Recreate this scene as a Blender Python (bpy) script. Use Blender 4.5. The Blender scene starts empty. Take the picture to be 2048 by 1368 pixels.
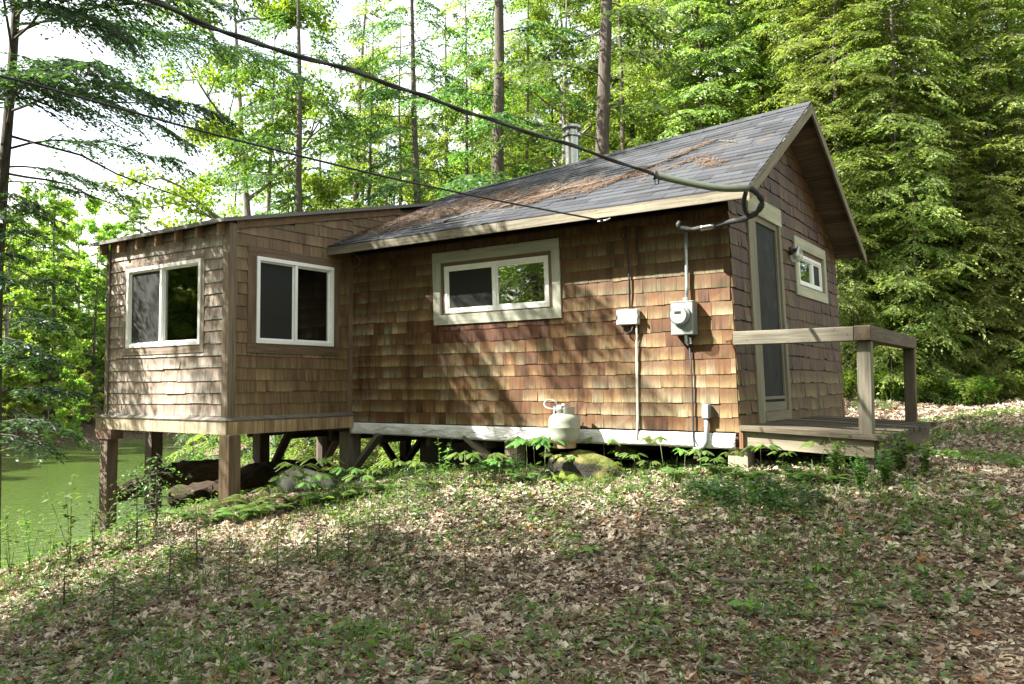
import bpy, math, random
import numpy as np
from mathutils import Matrix, Vector

# ------------------------------------------------------------------ basics
random.seed(7)
RN = np.random.default_rng(11)
sc = bpy.context.scene
COL = sc.collection
K = .035                                  # the old cabin leans a little along its length
EYE = np.array([2.603, -7.494, .452]); FPX = 1629.478
YAW, PITCH, ROLL = .605, .053, -.006
_f = np.array([-math.sin(YAW)*math.cos(PITCH), math.cos(YAW)*math.cos(PITCH), math.sin(PITCH)])
_r0 = np.array([math.cos(YAW), math.sin(YAW), 0]); _u0 = np.cross(_r0, _f)
_r = math.cos(ROLL)*_r0 + math.sin(ROLL)*_u0; _u = -math.sin(ROLL)*_r0 + math.cos(ROLL)*_u0

def ray(u, v): return _f + _r*(u-1024)/FPX - _u*(v-684)/FPX
def at_depth(u, v, d): return EYE + ray(u, v)*d

def tag(o, label=None, cat=None, group=None, kind=None):
    if label: o['label'] = label
    if cat: o['category'] = cat
    if group: o['group'] = group
    if kind: o['kind'] = kind
    return o

def empty(name, loc=(0, 0, 0)):
    o = bpy.data.objects.new(name, None); COL.objects.link(o); o.location = loc
    o.empty_display_size = .1
    return o

def put(o, parent):
    if parent is not None:
        o.parent = parent
        def wt(q): return q.location + ((q.matrix_parent_inverse.translation + wt(q.parent)) if q.parent else Vector((0, 0, 0)))
        o.matrix_parent_inverse = Matrix.Translation(-wt(parent))

def mesh_np(name, V, F, col=None, loc=None, mat=None, parent=None, smooth=False):
    """V (n,3); F list of arrays (m,k) of equal-size polygons"""
    me = bpy.data.meshes.new(name)
    if not isinstance(F, list): F = [F]
    F = [np.asarray(f, dtype=np.int32) for f in F if len(f)]
    V = np.asarray(V, dtype=np.float32)
    me.vertices.add(len(V)); me.vertices.foreach_set('co', V.ravel())
    flat = np.concatenate([f.ravel() for f in F])
    tot = np.concatenate([np.full(len(f), f.shape[1], np.int32) for f in F])
    st = np.concatenate([[0], np.cumsum(tot)[:-1]]).astype(np.int32)
    me.loops.add(len(flat)); me.loops.foreach_set('vertex_index', flat)
    me.polygons.add(len(tot)); me.polygons.foreach_set('loop_start', st); me.polygons.foreach_set('loop_total', tot)
    me.polygons.foreach_set('use_smooth', np.full(len(tot), bool(smooth)))
    if col is not None:
        a = me.attributes.new('col', 'FLOAT_COLOR', 'POINT')
        c = np.ones((len(V), 4), np.float32); c[:, :3] = col; a.data.foreach_set('color', c.ravel())
    if loc is not None:
        a = me.attributes.new('loc', 'FLOAT_VECTOR', 'POINT')
        a.data.foreach_set('vector', np.asarray(loc, np.float32).ravel())
    me.update(calc_edges=True); me.validate()
    o = bpy.data.objects.new(name, me); COL.objects.link(o)
    if mat: me.materials.append(mat)
    put(o, parent)
    return o

class MB:
    """collects boxes, tubes and lathes; build() links them as one mesh"""
    def __init__(s): s.v = []; s.f = {}; s.c = []; s.l = []; s.n = 0
    def add(s, V, F, col, loc=None):
        V = np.asarray(V, float)
        s.v.append(V); s.c.append(np.broadcast_to(np.asarray(col, float), (len(V), 3)))
        s.l.append(V if loc is None else np.asarray(loc, float))
        for f in F: s.f.setdefault(len(f), []).append([i+s.n for i in f])
        s.n += len(V)
    def obox(s, o, ax, ay, az, col=(.3, .25, .2), grain=0, shear=0, jit=0):
        """o centre, ax ay az half vectors; grain = index of the axis the wood grain follows"""
        o = np.asarray(o, float); A = [np.asarray(a, float) for a in (ax, ay, az)]
        sg = np.array([[x, y, z] for x in (-1, 1) for y in (-1, 1) for z in (-1, 1)], float)
        V = o + sg[:, :1]*A[0] + sg[:, 1:2]*A[1] + sg[:, 2:]*A[2]
        if jit: V = V + RN.normal(0, jit, V.shape)
        if shear: V[:, 0] -= shear*V[:, 2]
        L = [np.linalg.norm(a) for a in A]
        idx = [grain] + [i for i in range(3) if i != grain]
        loc = np.stack([sg[:, i]*L[i] for i in idx], 1) + RN.uniform(0, 40, 3)
        F = [(0, 1, 3, 2), (4, 6, 7, 5), (0, 4, 5, 1), (2, 3, 7, 6), (0, 2, 6, 4), (1, 5, 7, 3)]
        s.add(V, F, col, loc)
    def box(s, a, b, col=(.3, .25, .2), grain=None, shear=0, jit=0):
        a, b = np.minimum(a, b).astype(float), np.maximum(a, b).astype(float); h = (b-a)/2
        if grain is None: grain = int(np.argmax(h))
        s.obox((a+b)/2, (h[0], 0, 0), (0, h[1], 0), (0, 0, h[2]), col, grain, shear, jit)
    def beam(s, p, q, w, t, col=(.3, .25, .2), up=(0, 0, 1), jit=0):
        p, q = np.asarray(p, float), np.asarray(q, float); d = (q-p)/2; n = d/np.linalg.norm(d)
        sd = np.cross(n, up); sd /= np.linalg.norm(sd); u2 = np.cross(sd, n)
        s.obox((p+q)/2, d, sd*w/2, u2*t/2, col, 0, 0, jit)
    def tube(s, path, rad, n=8, col=(.3, .3, .3), cap=True):
        P = np.asarray(path, float); m = len(P); rad = np.broadcast_to(rad, m)
        T = np.gradient(P, axis=0); T /= np.linalg.norm(T, axis=1)[:, None]
        u = np.cross(T[0], (0, 0, 1)); 
        if np.linalg.norm(u) < 1e-3: u = np.array([1., 0, 0])
        V = []; L = []; acc = 0
        a = np.linspace(0, 2*np.pi, n, endpoint=False); off = RN.uniform(0, 40, 3)
        for i in range(m):
            u = u - T[i]*(u@T[i]); u /= np.linalg.norm(u); w = np.cross(T[i], u)
            if i: acc += np.linalg.norm(P[i]-P[i-1])
            V.append(P[i] + rad[i]*(np.cos(a)[:, None]*u + np.sin(a)[:, None]*w))
            L.append(np.stack([np.full(n, acc), np.cos(a)*rad[i], np.sin(a)*rad[i]], 1)+off)
        F = [(i*n+j, i*n+(j+1) % n, (i+1)*n+(j+1) % n, (i+1)*n+j) for i in range(m-1) for j in range(n)]
        V = np.concatenate(V); L = np.concatenate(L)
        if cap: F += [tuple(range(n))[::-1], tuple((m-1)*n+j for j in range(n))]
        s.add(V, F, col, L)
    def lathe(s, prof, n=24, o=(0, 0, 0), axis=(0, 0, 1), col=(.5, .5, .5)):
        ax = np.asarray(axis, float); ax /= np.linalg.norm(ax)
        u = np.cross(ax, (0.3, 0.9, 0.1)); u /= np.linalg.norm(u); w = np.cross(ax, u)
        a = np.linspace(0, 2*np.pi, n, endpoint=False); V = []
        for r, h in prof: V.append(np.asarray(o)+ax*h + max(r, 1e-4)*(np.cos(a)[:, None]*u+np.sin(a)[:, None]*w))
        m = len(prof)
        F = [(i*n+j, i*n+(j+1) % n, (i+1)*n+(j+1) % n, (i+1)*n+j) for i in range(m-1) for j in range(n)]
        s.add(np.concatenate(V), F, col)
    def build(s, name, mat, parent=None, smooth=False, bevel=0):
        F = [np.array(v) for v in s.f.values()]
        o = mesh_np(name, np.concatenate(s.v), F, np.concatenate(s.c), np.concatenate(s.l), mat, parent, smooth)
        if bevel:
            m = o.modifiers.new('b', 'BEVEL'); m.width = bevel; m.segments = 1; m.limit_method = 'ANGLE'
        return o

# ------------------------------------------------------------------ materials
def nt(name):
    m = bpy.data.materials.new(name); m.use_nodes = True; t = m.node_tree; t.nodes.clear()
    out = t.nodes.new('ShaderNodeOutputMaterial')
    def N(ty, **kw):
        n = t.nodes.new('ShaderNode'+ty)
        for k, v in kw.items():
            if k.startswith('_'): setattr(n, k[1:], v)
            else:
                k2 = int(k[1:]) if k[0] == 'i' and k[1:].isdigit() else k.replace('_', ' ')
                n.inputs[k2].default_value = v
        return n
    def L(a, b): t.links.new(a, b)
    return m, N, L, out

def mixc(N, L, fac, a, b, mode='MIX'):
    n = N('Mix', _data_type='RGBA', _blend_type=mode)
    for s, v in ((0, fac), (6, a), (7, b)):
        if isinstance(v, (int, float)): n.inputs[s].default_value = v
        elif isinstance(v, tuple): n.inputs[s].default_value = v if len(v) == 4 else (*v, 1)
        else: L(v, n.inputs[s])
    return n.outputs[2]

def ramp(N, L, src, stops):
    r = N('ValToRGB'); e = r.color_ramp.elements
    while len(e) < len(stops): e.new(.5)
    for i, (p, c) in enumerate(stops):
        e[i].position = p; e[i].color = c if isinstance(c, tuple) and len(c) == 4 else ((c,)*3+(1,) if not isinstance(c, tuple) else (*c, 1))
    L(src, r.inputs[0]); return r.outputs[0]

def wood(name, rough=.8, streak=.5, bump=.3, grime=.3, spec=.25):
    m, N, L, out = nt(name)
    c = N('Attribute', _attribute_name='col'); lo = N('Attribute', _attribute_name='loc')
    mp = N('Mapping', Scale=(2.2, 55, 55)); L(lo.outputs['Vector'], mp.inputs[0])
    g = N('TexNoise', Scale=1, Detail=5, Roughness=.65); L(mp.outputs[0], g.inputs['Vector'])
    mp2 = N('Mapping', Scale=(1.2, 9, 9)); L(lo.outputs['Vector'], mp2.inputs[0])
    g2 = N('TexNoise', Scale=1, Detail=4, Roughness=.6); L(mp2.outputs[0], g2.inputs['Vector'])
    s1 = ramp(N, L, g.outputs[0], [(.3, 1-streak), (.62, 1+.25*streak)])
    s2 = ramp(N, L, g2.outputs[0], [(.32, 1-grime), (.66, 1+.15)])
    a = mixc(N, L, 1., c.outputs['Color'], s1, 'MULTIPLY'); a = mixc(N, L, 1., a, s2, 'MULTIPLY')
    tc = N('TexCoord'); sp = N('TexNoise', Scale=38, Detail=2); L(tc.outputs['Object'], sp.inputs['Vector'])
    kn = ramp(N, L, sp.outputs[0], [(.68, 0.), (.76, 1.)])
    a = mixc(N, L, kn, a, mixc(N, L, 1., a, (.45, .36, .3), 'MULTIPLY'))
    b = N('BsdfPrincipled', Roughness=rough); b.inputs['Specular IOR Level'].default_value = spec
    L(a, b.inputs['Base Color'])
    bp = N('Bump', Strength=bump, Distance=.006); L(g.outputs[0], bp.inputs['Height']); L(bp.outputs[0], b.inputs['Normal'])
    L(b.outputs[0], out.inputs[0]); return m

def shingle_mat(name, stain=(.09, .033, .012), amount=.72, sheen=.3):
    """cedar: fine vertical grain, bleached face, rusty tannin bleeding from under the course above (v in loc.z runs 0 butt .. 1 top)"""
    m, N, L, out = nt(name)
    c = N('Attribute', _attribute_name='col'); lo = N('Attribute', _attribute_name='loc')
    sx = N('SeparateXYZ'); L(lo.outputs['Vector'], sx.inputs[0])
    cb = N('CombineXYZ'); L(sx.outputs[1], cb.inputs[0]); L(sx.outputs[0], cb.inputs[1])
    mp = N('Mapping', Scale=(130, 1.6, 1)); L(cb.outputs[0], mp.inputs[0])
    g = N('TexNoise', Scale=1, Detail=4, Roughness=.7); L(mp.outputs[0], g.inputs['Vector'])
    mp2 = N('Mapping', Scale=(26, 1.3, 1)); L(cb.outputs[0], mp2.inputs[0])
    g2 = N('TexNoise', Scale=1, Detail=3, Roughness=.6); L(mp2.outputs[0], g2.inputs['Vector'])
    s1 = ramp(N, L, g.outputs[0], [(.3, .6), (.65, 1.2)])
    s2 = ramp(N, L, g2.outputs[0], [(.35, .5), (.64, 1.25)])
    a = mixc(N, L, 1., c.outputs['Color'], s1, 'MULTIPLY'); a = mixc(N, L, 1., a, s2, 'MULTIPLY')
    # stain: top of each exposure, ragged along the grain
    ad = N('Math', _operation='MULTIPLY_ADD'); L(g2.outputs[0], ad.inputs[0]); ad.inputs[1].default_value = 1.5
    L(sx.outputs[2], ad.inputs[2])
    tc = N('TexCoord'); bn = N('TexNoise', Scale=1.5, Detail=2); L(tc.outputs['Object'], bn.inputs['Vector'])
    ad2 = N('Math', _operation='MULTIPLY_ADD'); L(bn.outputs[0], ad2.inputs[0]); ad2.inputs[1].default_value = 1.1; L(ad.outputs[0], ad2.inputs[2])
    sm = ramp(N, L, ad2.outputs[0], [(.0, 0.), (1., 1.)])
    mr = N('MapRange', i1=1.42, i2=1.95, i3=0., i4=amount); L(ad2.outputs[0], mr.inputs[0])
    a = mixc(N, L, mr.outputs[0], a, stain)
    dm = N('Mapping', Scale=(5.5, 5.5, .75)); L(tc.outputs['Object'], dm.inputs[0])       # long drips down several courses
    dn = N('TexNoise', Scale=1, Detail=5, Roughness=.62); L(dm.outputs[0], dn.inputs['Vector'])
    dr_ = ramp(N, L, dn.outputs[0], [(.53, 0.), (.65, amount)]); a = mixc(N, L, dr_, a, mixc(N, L, 1., a, (.36, .235, .16), 'MULTIPLY'))
    b = N('BsdfPrincipled', Roughness=.62); b.inputs['Specular IOR Level'].default_value = sheen
    L(a, b.inputs['Base Color'])
    bp = N('Bump', Strength=.35, Distance=.004); L(g.outputs[0], bp.inputs['Height']); L(bp.outputs[0], b.inputs['Normal'])
    L(b.outputs[0], out.inputs[0]); return m

def plain(name, col, rough=.5, metal=0., dirt=.25, dcol=(.12, .1, .07), scale=9, bump=0., spec=.5, attr=False):
    m, N, L, out = nt(name)
    tc = N('TexCoord'); n1 = N('TexNoise', Scale=scale, Detail=6, Roughness=.65); L(tc.outputs['Object'], n1.inputs['Vector'])
    f = ramp(N, L, n1.outputs[0], [(.42, 0.), (.72, dirt)])
    src = (*col, 1)
    if attr: src = N('Attribute', _attribute_name='col').outputs['Color']
    a = mixc(N, L, f, src, dcol)
    b = N('BsdfPrincipled', Roughness=rough, Metallic=metal); b.inputs['Specular IOR Level'].default_value = spec
    L(a, b.inputs['Base Color'])
    rr = ramp(N, L, n1.outputs[0], [(.3, max(0, rough-.12)), (.7, min(1, rough+.15))]); L(rr, b.inputs['Roughness'])
    if bump:
        bp = N('Bump', Strength=bump, Distance=.02); L(n1.outputs[0], bp.inputs['Height']); L(bp.outputs[0], b.inputs['Normal'])
    L(b.outputs[0], out.inputs[0]); return m

def leaf_mat(name, tcol=(1.2, 1.4, .65), tfac=.38, rough=.45, vary=.25, spec=.3):
    m, N, L, out = nt(name)
    c = N('Attribute', _attribute_name='col'); oi = N('ObjectInfo')
    hs = N('HueSaturation'); L(c.outputs['Color'], hs.inputs['Color'])
    h = N('MapRange', i1=0., i2=1., i3=.5-.03*vary/.25, i4=.5+.022*vary/.25); L(oi.outputs['Random'], h.inputs[0]); L(h.outputs[0], hs.inputs['Hue'])
    v = N('MapRange', i1=0., i2=1., i3=1-vary, i4=1+vary); L(oi.outputs['Random'], v.inputs[0]); L(v.outputs[0], hs.inputs['Value'])
    d = N('BsdfPrincipled', Roughness=rough); d.inputs['Specular IOR Level'].default_value = spec; L(hs.outputs[0], d.inputs['Base Color'])
    t = N('BsdfTranslucent'); tc = mixc(N, L, 1., hs.outputs[0], tcol, 'MULTIPLY'); L(tc, t.inputs[0])
    mx = N('MixShader', Fac=tfac); L(d.outputs[0], mx.inputs[1]); L(t.outputs[0], mx.inputs[2]); L(mx.outputs[0], out.inputs[0])
    return m

def bark_mat(name, c1=(.075, .06, .048), c2=(.2, .175, .15), moss=.15):
    m, N, L, out = nt(name)
    lo = N('Attribute', _attribute_name='loc')
    mp = N('Mapping', Scale=(5, 26, 26)); L(lo.outputs['Vector'], mp.inputs[0])
    n1 = N('TexNoise', Scale=1, Detail=6, Roughness=.7); L(mp.outputs[0], n1.inputs['Vector'])
    n2 = N('TexNoise', Scale=.8, Detail=3); L(lo.outputs['Vector'], n2.inputs['Vector'])
    a = ramp(N, L, n1.outputs[0], [(.35, c1), (.68, c2)])
    f = ramp(N, L, n2.outputs[0], [(.5, 0.), (.7, moss)]); a = mixc(N, L, f, a, (.1, .13, .05))
    b = N('BsdfPrincipled', Roughness=.9); b.inputs['Specular IOR Level'].default_value = .15; L(a, b.inputs['Base Color'])
    bp = N('Bump', Strength=.7, Distance=.03); L(n1.outputs[0], bp.inputs['Height']); L(bp.outputs[0], b.inputs['Normal'])
    L(b.outputs[0], out.inputs[0]); return m

M = {}
M['shingle'] = shingle_mat('cedar shingle')
M['shingle_grey'] = shingle_mat('weathered cedar shingle', stain=(.15, .065, .03), amount=.45, sheen=.5)
M['board'] = wood('weathered board')
M['paint'] = wood('worn pale paint', streak=.14, grime=.2, bump=.12)
M['darkwood'] = wood('stained timber', streak=.45)
M['vinyl'] = plain('white vinyl', (.82, .82, .80), .35, dirt=.12, scale=3)
M['alu'] = plain('meter grey enamel', (.25, .27, .27), .4, metal=.25, dirt=.2, scale=14)
M['grey_plastic'] = plain('grey plastic', (.22, .24, .25), .45, dirt=.2)
M['galv'] = plain('galvanised steel', (.42, .44, .45), .38, metal=.7, dirt=.3, scale=16)
M['steel'] = plain('stainless steel', (.36, .37, .37), .28, metal=1., dirt=.15, scale=6)
M['rubber'] = plain('black rubber', (.018, .018, .018), .65, dirt=.3, dcol=(.06, .055, .05), scale=20)
M['duct'] = plain('weathered grey green conduit', (.115, .14, .10), .55, dirt=.45, dcol=(.09, .1, .06), scale=12)
M['tank'] = plain('tank paint', (.46, .48, .43), .5, dirt=.55, dcol=(.17, .18, .10), scale=7, attr=True)
M['brass'] = plain('dull brass', (.4, .36, .26), .4, metal=.8)
M['curtain'] = plain('curtain', (.42, .4, .36), .9, dirt=.1)
M['interior'] = plain('interior panelling', (.12, .08, .05), .8)
M['screen'] = plain('insect screen', (.02, .021, .02), .75, dirt=.3, dcol=(.045, .043, .036), scale=5, spec=.2)
M['old_block'] = plain('old block', (.09, .085, .075), .95, dirt=.5, bump=.4)  # dark grey stone of the foundation pier
M['block'] = plain('concrete block', (.3, .29, .25), .95, dirt=.6, dcol=(.12, .14, .06), bump=.4, scale=14)
M['moss'] = plain('moss', (.10, .15, .025), .95, dirt=.7, dcol=(.16, .15, .03), bump=1., scale=22, spec=.1)
M['stick'] = bark_mat('dead twig', (.07, .058, .05), (.21, .18, .15), .05)
M['log'] = bark_mat('rotten log', (.018, .013, .01), (.06, .04, .026), .3)
M['rock_plain'] = plain('grey boulder stone', (.04, .039, .035), .95, dirt=.6, dcol=(.05, .06, .03), bump=.8, scale=6)  # shade under the sunroom put into a near-black stone colour
M['bark'] = bark_mat('hemlock bark', (.05, .04, .033), (.135, .118, .1))
M['bark_grey'] = bark_mat('grey bark', (.11, .095, .08), (.30, .27, .24), .25)
M['hemlock'] = leaf_mat('hemlock needles', tfac=.55, spec=.45, tcol=(1.3, 1.42, .6))
M['maple'] = leaf_mat('maple leaves', tfac=.5, tcol=(1.5, 1.6, .4))
M['herb'] = leaf_mat('herb leaves', tfac=.45, tcol=(1.4, 1.5, .4), vary=.3)
M['litter'] = leaf_mat('dead leaves', tfac=.15, tcol=(1.2, 1.0, .8), rough=.7, vary=0.)
M['needle'] = leaf_mat('dead needles', tfac=.1, tcol=(1, 1, 1), rough=.8, vary=0.)

def film_mat():
    m, N, L, out = nt('white plastic film')
    tc = N('TexCoord'); mp = N('Mapping', Scale=(1.5, 1, 5)); L(tc.outputs['Object'], mp.inputs[0])
    n1 = N('TexNoise', Scale=3.2, Detail=5, Roughness=.6, Distortion=1.2); L(mp.outputs[0], n1.inputs['Vector'])
    n2 = N('TexNoise', Scale=5, Detail=4); L(tc.outputs['Object'], n2.inputs['Vector'])
    a = mixc(N, L, ramp(N, L, n2.outputs[0], [(.45, 0.), (.75, .5)]), (.74, .73, .72), (.4, .37, .32))
    b = N('BsdfPrincipled', Roughness=.3); L(a, b.inputs['Base Color'])
    bp = N('Bump', Strength=.8, Distance=.05); L(n1.outputs[0], bp.inputs['Height']); L(bp.outputs[0], b.inputs['Normal'])
    L(b.outputs[0], out.inputs[0]); return m
M['film'] = film_mat()

def glass_mat():
    m, N, L, out = nt('window glass')
    fr = N('Fresnel', IOR=1.6); g = N('BsdfGlossy', Roughness=.015); t = N('BsdfTransparent')
    g.inputs[0].default_value = (1, 1, 1, 1); t.inputs[0].default_value = (.8, .83, .8, 1)
    tc = N('TexCoord'); n1 = N('TexNoise', Scale=2.2, Detail=1); L(tc.outputs['Object'], n1.inputs['Vector'])
    bp = N('Bump', Strength=.05, Distance=.05); L(n1.outputs[0], bp.inputs['Height']); L(bp.outputs[0], g.inputs['Normal'])
    k = N('Math', _operation='MULTIPLY'); L(fr.outputs[0], k.inputs[0]); k.inputs[1].default_value = 2.2; k.use_clamp = True
    mx = N('MixShader'); L(k.outputs[0], mx.inputs[0]); L(t.outputs[0], mx.inputs[1]); L(g.outputs[0], mx.inputs[2])
    L(mx.outputs[0], out.inputs[0]); return m
M['glass'] = glass_mat()

def clear_dome():
    m, N, L, out = nt('meter glass')
    g = N('BsdfGlossy', Roughness=.05); t = N('BsdfTransparent'); t.inputs[0].default_value = (.85, .88, .85, 1)
    mx = N('MixShader', Fac=.2); L(t.outputs[0], mx.inputs[1]); L(g.outputs[0], mx.inputs[2]); L(mx.outputs[0], out.inputs[0]); return m
M['dome'] = clear_dome()

def asphalt():
    m, N, L, out = nt('asphalt shingle')
    c = N('Attribute', _attribute_name='col'); tc = N('TexCoord')
    n1 = N('TexNoise', Scale=260, Detail=2); L(tc.outputs['Object'], n1.inputs['Vector'])
    n2 = N('TexNoise', Scale=2.2, Detail=5, Roughness=.65); L(tc.outputs['Object'], n2.inputs['Vector'])
    a = mixc(N, L, 1., c.outputs['Color'], ramp(N, L, n1.outputs[0], [(.3, .6), (.7, 1.35)]), 'MULTIPLY')
    a = mixc(N, L, ramp(N, L, n2.outputs[0], [(.5, 0.), (.75, .45)]), a, (.075, .072, .055))
    b = N('BsdfPrincipled', Roughness=.85); b.inputs['Specular IOR Level'].default_value = .3; L(a, b.inputs['Base Color'])
    bp = N('Bump', Strength=.4, Distance=.003); L(n1.outputs[0], bp.inputs['Height']); L(bp.outputs[0], b.inputs['Normal'])
    L(b.outputs[0], out.inputs[0]); return m
M['asphalt'] = asphalt()

# ------------------------------------------------------------------ terrain
def shore_x(y):
    y = np.asarray(y, float)
    return np.where(y > 5.5, -11.6-(y-5.5)*1.75, np.where(y < -5, -11.6-(-5-y)*1.0, -11.6))
WATER = -3.2
def softmin(a, b, k=.35):
    h = np.clip(.5+.5*(b-a)/k, 0, 1); return b*(1-h)+a*h-k*h*(1-h)
def base_h(x, y):
    x = np.asarray(x, float); y = np.asarray(y, float)
    s = (x-shore_x(y))/np.where((y > 5.5), 2.0, np.where(y < -5, 1.41, 1.))
    zl = -.4+.11*np.clip(y, -9, 0)+.042*np.clip(y, 0, 30) + .02*np.clip(x-2, 0, 20)*0
    near = softmin(zl, WATER+.43*s)
    bed = WATER-np.minimum(1.3, .3*np.abs(s))
    sf = -50-.25*(y-15) - x                              # far shore, positive beyond it
    far = WATER+.0+.30*np.minimum(sf, 4)+.235*np.clip(sf-4, 0, 55)
    h = np.where(s > 0, near, bed)
    fb = np.where(sf > -3, np.maximum(WATER-1.3+.43*(sf+3), bed), bed)
    h = np.where((s <= 0) & (sf > -3), np.where(sf > 0, far, fb), h)
    return h
CP = np.array([(2.6, -7.5, -1.1), (.2, -4.05, -1.05), (2.34, -2.7, -.95), (-2.45, -5.28, -1.22), (-6.15, -3.7, -1.42),
               (0, 0, -.40), (-1.4, -.1, -.44), (-2.55, 0, -.53), (-5.06, -1.86, -.80), (-7.45, -1.86, -1.56), (-7.5, -1.25, -1.48), (-6.5, -2.4, -1.33), (-6.3, -1.2, -1.1),
               (1.1, .05, -.37), (2.2, .3, -.42), (-4.4, -3, -1.12), (-5.3, .1, -.72), (-7.05, .1, -1.35), (-4.2, 2, -.95), (-6, 2, -1.2), (-7.4, 1.6, -1.6),
               (-2, 2, -.6), (0, 2, -.38), (-3, 5, -.75), (.4, 8, -.12), (.3, 12.9, -.08), (1.6, 13.8, .06), (5, 3, -.35), (6, 9, .0), (-4.5, -5.5, -1.5),
               (5, -5, -.95), (-1.5, -2, -.78), (-3.6, -1.2, -.68), (.8, -1.2, -.60)])
_r2 = ((CP[:, None, :2]-CP[None, :, :2])**2).sum(-1)
_SG = 2.6
_W = np.linalg.solve(np.exp(-_r2/(2*_SG**2))+.03*np.eye(len(CP)), CP[:, 2]-base_h(CP[:, 0], CP[:, 1]))
_ph = RN.uniform(0, 6.28, (14, 1)); _dr = RN.uniform(0, 6.28, 14); _fr = np.exp(RN.uniform(math.log(.9), math.log(5.5), 14))
def H(x, y, fine=True):
    x = np.asarray(x, float); y = np.asarray(y, float); sh = x.shape
    X = x.ravel(); Y = y.ravel()
    h = base_h(X, Y)
    for (cx, cy, _), w in zip(CP, _W): h = h + w*np.exp(-((X-cx)**2+(Y-cy)**2)/(2*_SG**2))
    if fine:
        n = sum(np.sin(f*(X*math.cos(d)+Y*math.sin(d))+p)/f for f, d, p in zip(_fr, _dr, _ph[:, 0]))
        land = np.clip((h-WATER)/.8, 0, 1)
        h = h+.035*n*land
    return h.reshape(sh)
def h1(x, y): return float(H(np.array([x]), np.array([y]))[0])
def on_ground(u, v, dmax=40):
    d = ray(u, v); t = np.arange(2.5, dmax, .02); P = EYE+d*t[:, None]
    g = H(P[:, 0], P[:, 1]); i = np.argmax(P[:, 2] < g); return np.array([P[i, 0], P[i, 1], g[i]])

def ground_mat():
    m, N, L, out = nt('forest floor')
    g = N('NewGeometry'); sx = N('SeparateXYZ'); L(g.outputs['Position'], sx.inputs[0])
    n1 = N('TexNoise', Scale=.55, Detail=4); L(g.outputs['Position'], n1.inputs['Vector'])
    n2 = N('TexNoise', Scale=14, Detail=6, Roughness=.75); L(g.outputs['Position'], n2.inputs['Vector'])
    vo = N('TexVoronoi', Scale=16, Randomness=1.); L(g.outputs['Position'], vo.inputs['Vector'])
    lit = ramp(N, L, vo.outputs['Color'], [(.1, (.05, .034, .024)), (.45, (.11, .078, .055)), (.85, (.22, .17, .125))])
    soil = ramp(N, L, n2.outputs[0], [(.35, (.025, .018, .013)), (.65, (.10, .062, .038))])
    a = mixc(N, L, ramp(N, L, n2.outputs[0], [(.42, 0.), (.55, 1.)]), soil, lit)
    a = mixc(N, L, ramp(N, L, n1.outputs[0], [(.52, 0.), (.64, .75)]), a, (.075, .105, .03))
    b = N('BsdfPrincipled', Roughness=.95); b.inputs['Specular IOR Level'].default_value = .1; L(a, b.inputs['Base Color'])
    bp = N('Bump', Strength=.6, Distance=.04); L(n2.outputs[0], bp.inputs['Height']); L(bp.outputs[0], b.inputs['Normal'])
    L(b.outputs[0], out.inputs[0]); return m

def make_ground():
    n = 300; u = np.linspace(-1, 1, n); k = 7.2
    s = 900*np.sinh(k*u)/math.sinh(k)
    X, Y = np.meshgrid(s-1.5, s-1.5, indexing='ij')
    Z = H(X, Y)
    V = np.stack([X, Y, Z], -1).reshape(-1, 3)
    i = np.arange(n*n).reshape(n, n)
    F = np.stack([i[:-1, :-1], i[1:, :-1], i[1:, 1:], i[:-1, 1:]], -1).reshape(-1, 4)
    o = mesh_np('ground', V, F, mat=ground_mat(), smooth=True)
    tag(o, 'leaf-strewn forest floor sloping down to the pond', None, None, 'structure')
make_ground()

def water_mat():
    m, N, L, out = nt('pond water')
    g = N('NewGeometry'); mp = N('Mapping', Scale=(2.2, .9, 1), Rotation=(0, 0, .5)); L(g.outputs['Position'], mp.inputs[0])
    n1 = N('TexNoise', Scale=2.4, Detail=4, Roughness=.55); L(mp.outputs[0], n1.inputs['Vector'])
    b = N('BsdfPrincipled', Roughness=.06, IOR=1.33); b.inputs['Base Color'].default_value = (.052, .084, .02, 1)
    bp = N('Bump', Strength=.3, Distance=.12); L(n1.outputs[0], bp.inputs['Height']); L(bp.outputs[0], b.inputs['Normal'])
    L(b.outputs[0], out.inputs[0]); return m
W = mesh_np('water', [(-75, -60, WATER), (-6, -60, WATER), (-6, 45, WATER), (-75, 45, WATER)], np.array([[0, 1, 2, 3]]), mat=water_mat())
tag(W, 'calm green pond water', None, None, 'structure')

# ------------------------------------------------------------------ colours of boards
def pick(pal, j=.12):
    c = np.array(pal[RN.integers(len(pal))]); return np.clip(c*(1+RN.normal(0, j)), .01, .9)
GREY = [(.25, .22, .18), (.30, .27, .22), (.21, .18, .145)]
BROWN = [(.17, .115, .07), (.2, .135, .085), (.14, .09, .055)]

# ------------------------------------------------------------------ cabin
cabin = empty('cabin', (-3.5, 1.5, -.4))
tag(cabin, 'weathered cedar shingle camp cabin on wooden posts with a boxy sunroom and small porch', 'cabin')
LJ, DS, WS, WD = 5.108, 1.86, 2.475, 4.2
XL = -7.58                                                     # far end of the main house
def ridge_z(x): return 3.655+.066*(x-.3)
def roof_z(x, y):
    """top of the main roof: front slope up to the ridge at y = 2, then down again"""
    e = 2.205
    y = np.asarray(y, float); t = np.where(y <= 2, (y+.42)/2.42, (4.5-y)/2.5)
    return e+(ridge_z(x)-e)*t
def shed_z(y): return 2.322+.229*(y+1.9)

R1 = (-3.655, -1.876, 1.172, 2.038); R2 = (-1.511, -.331, .951, 1.953); R3 = (-7.138, -5.611, .939, 1.929)
R4 = (2.163, 3.587, 1.488, 2.188); R5 = (.56, 1.63, .07, 2.37)

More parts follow.
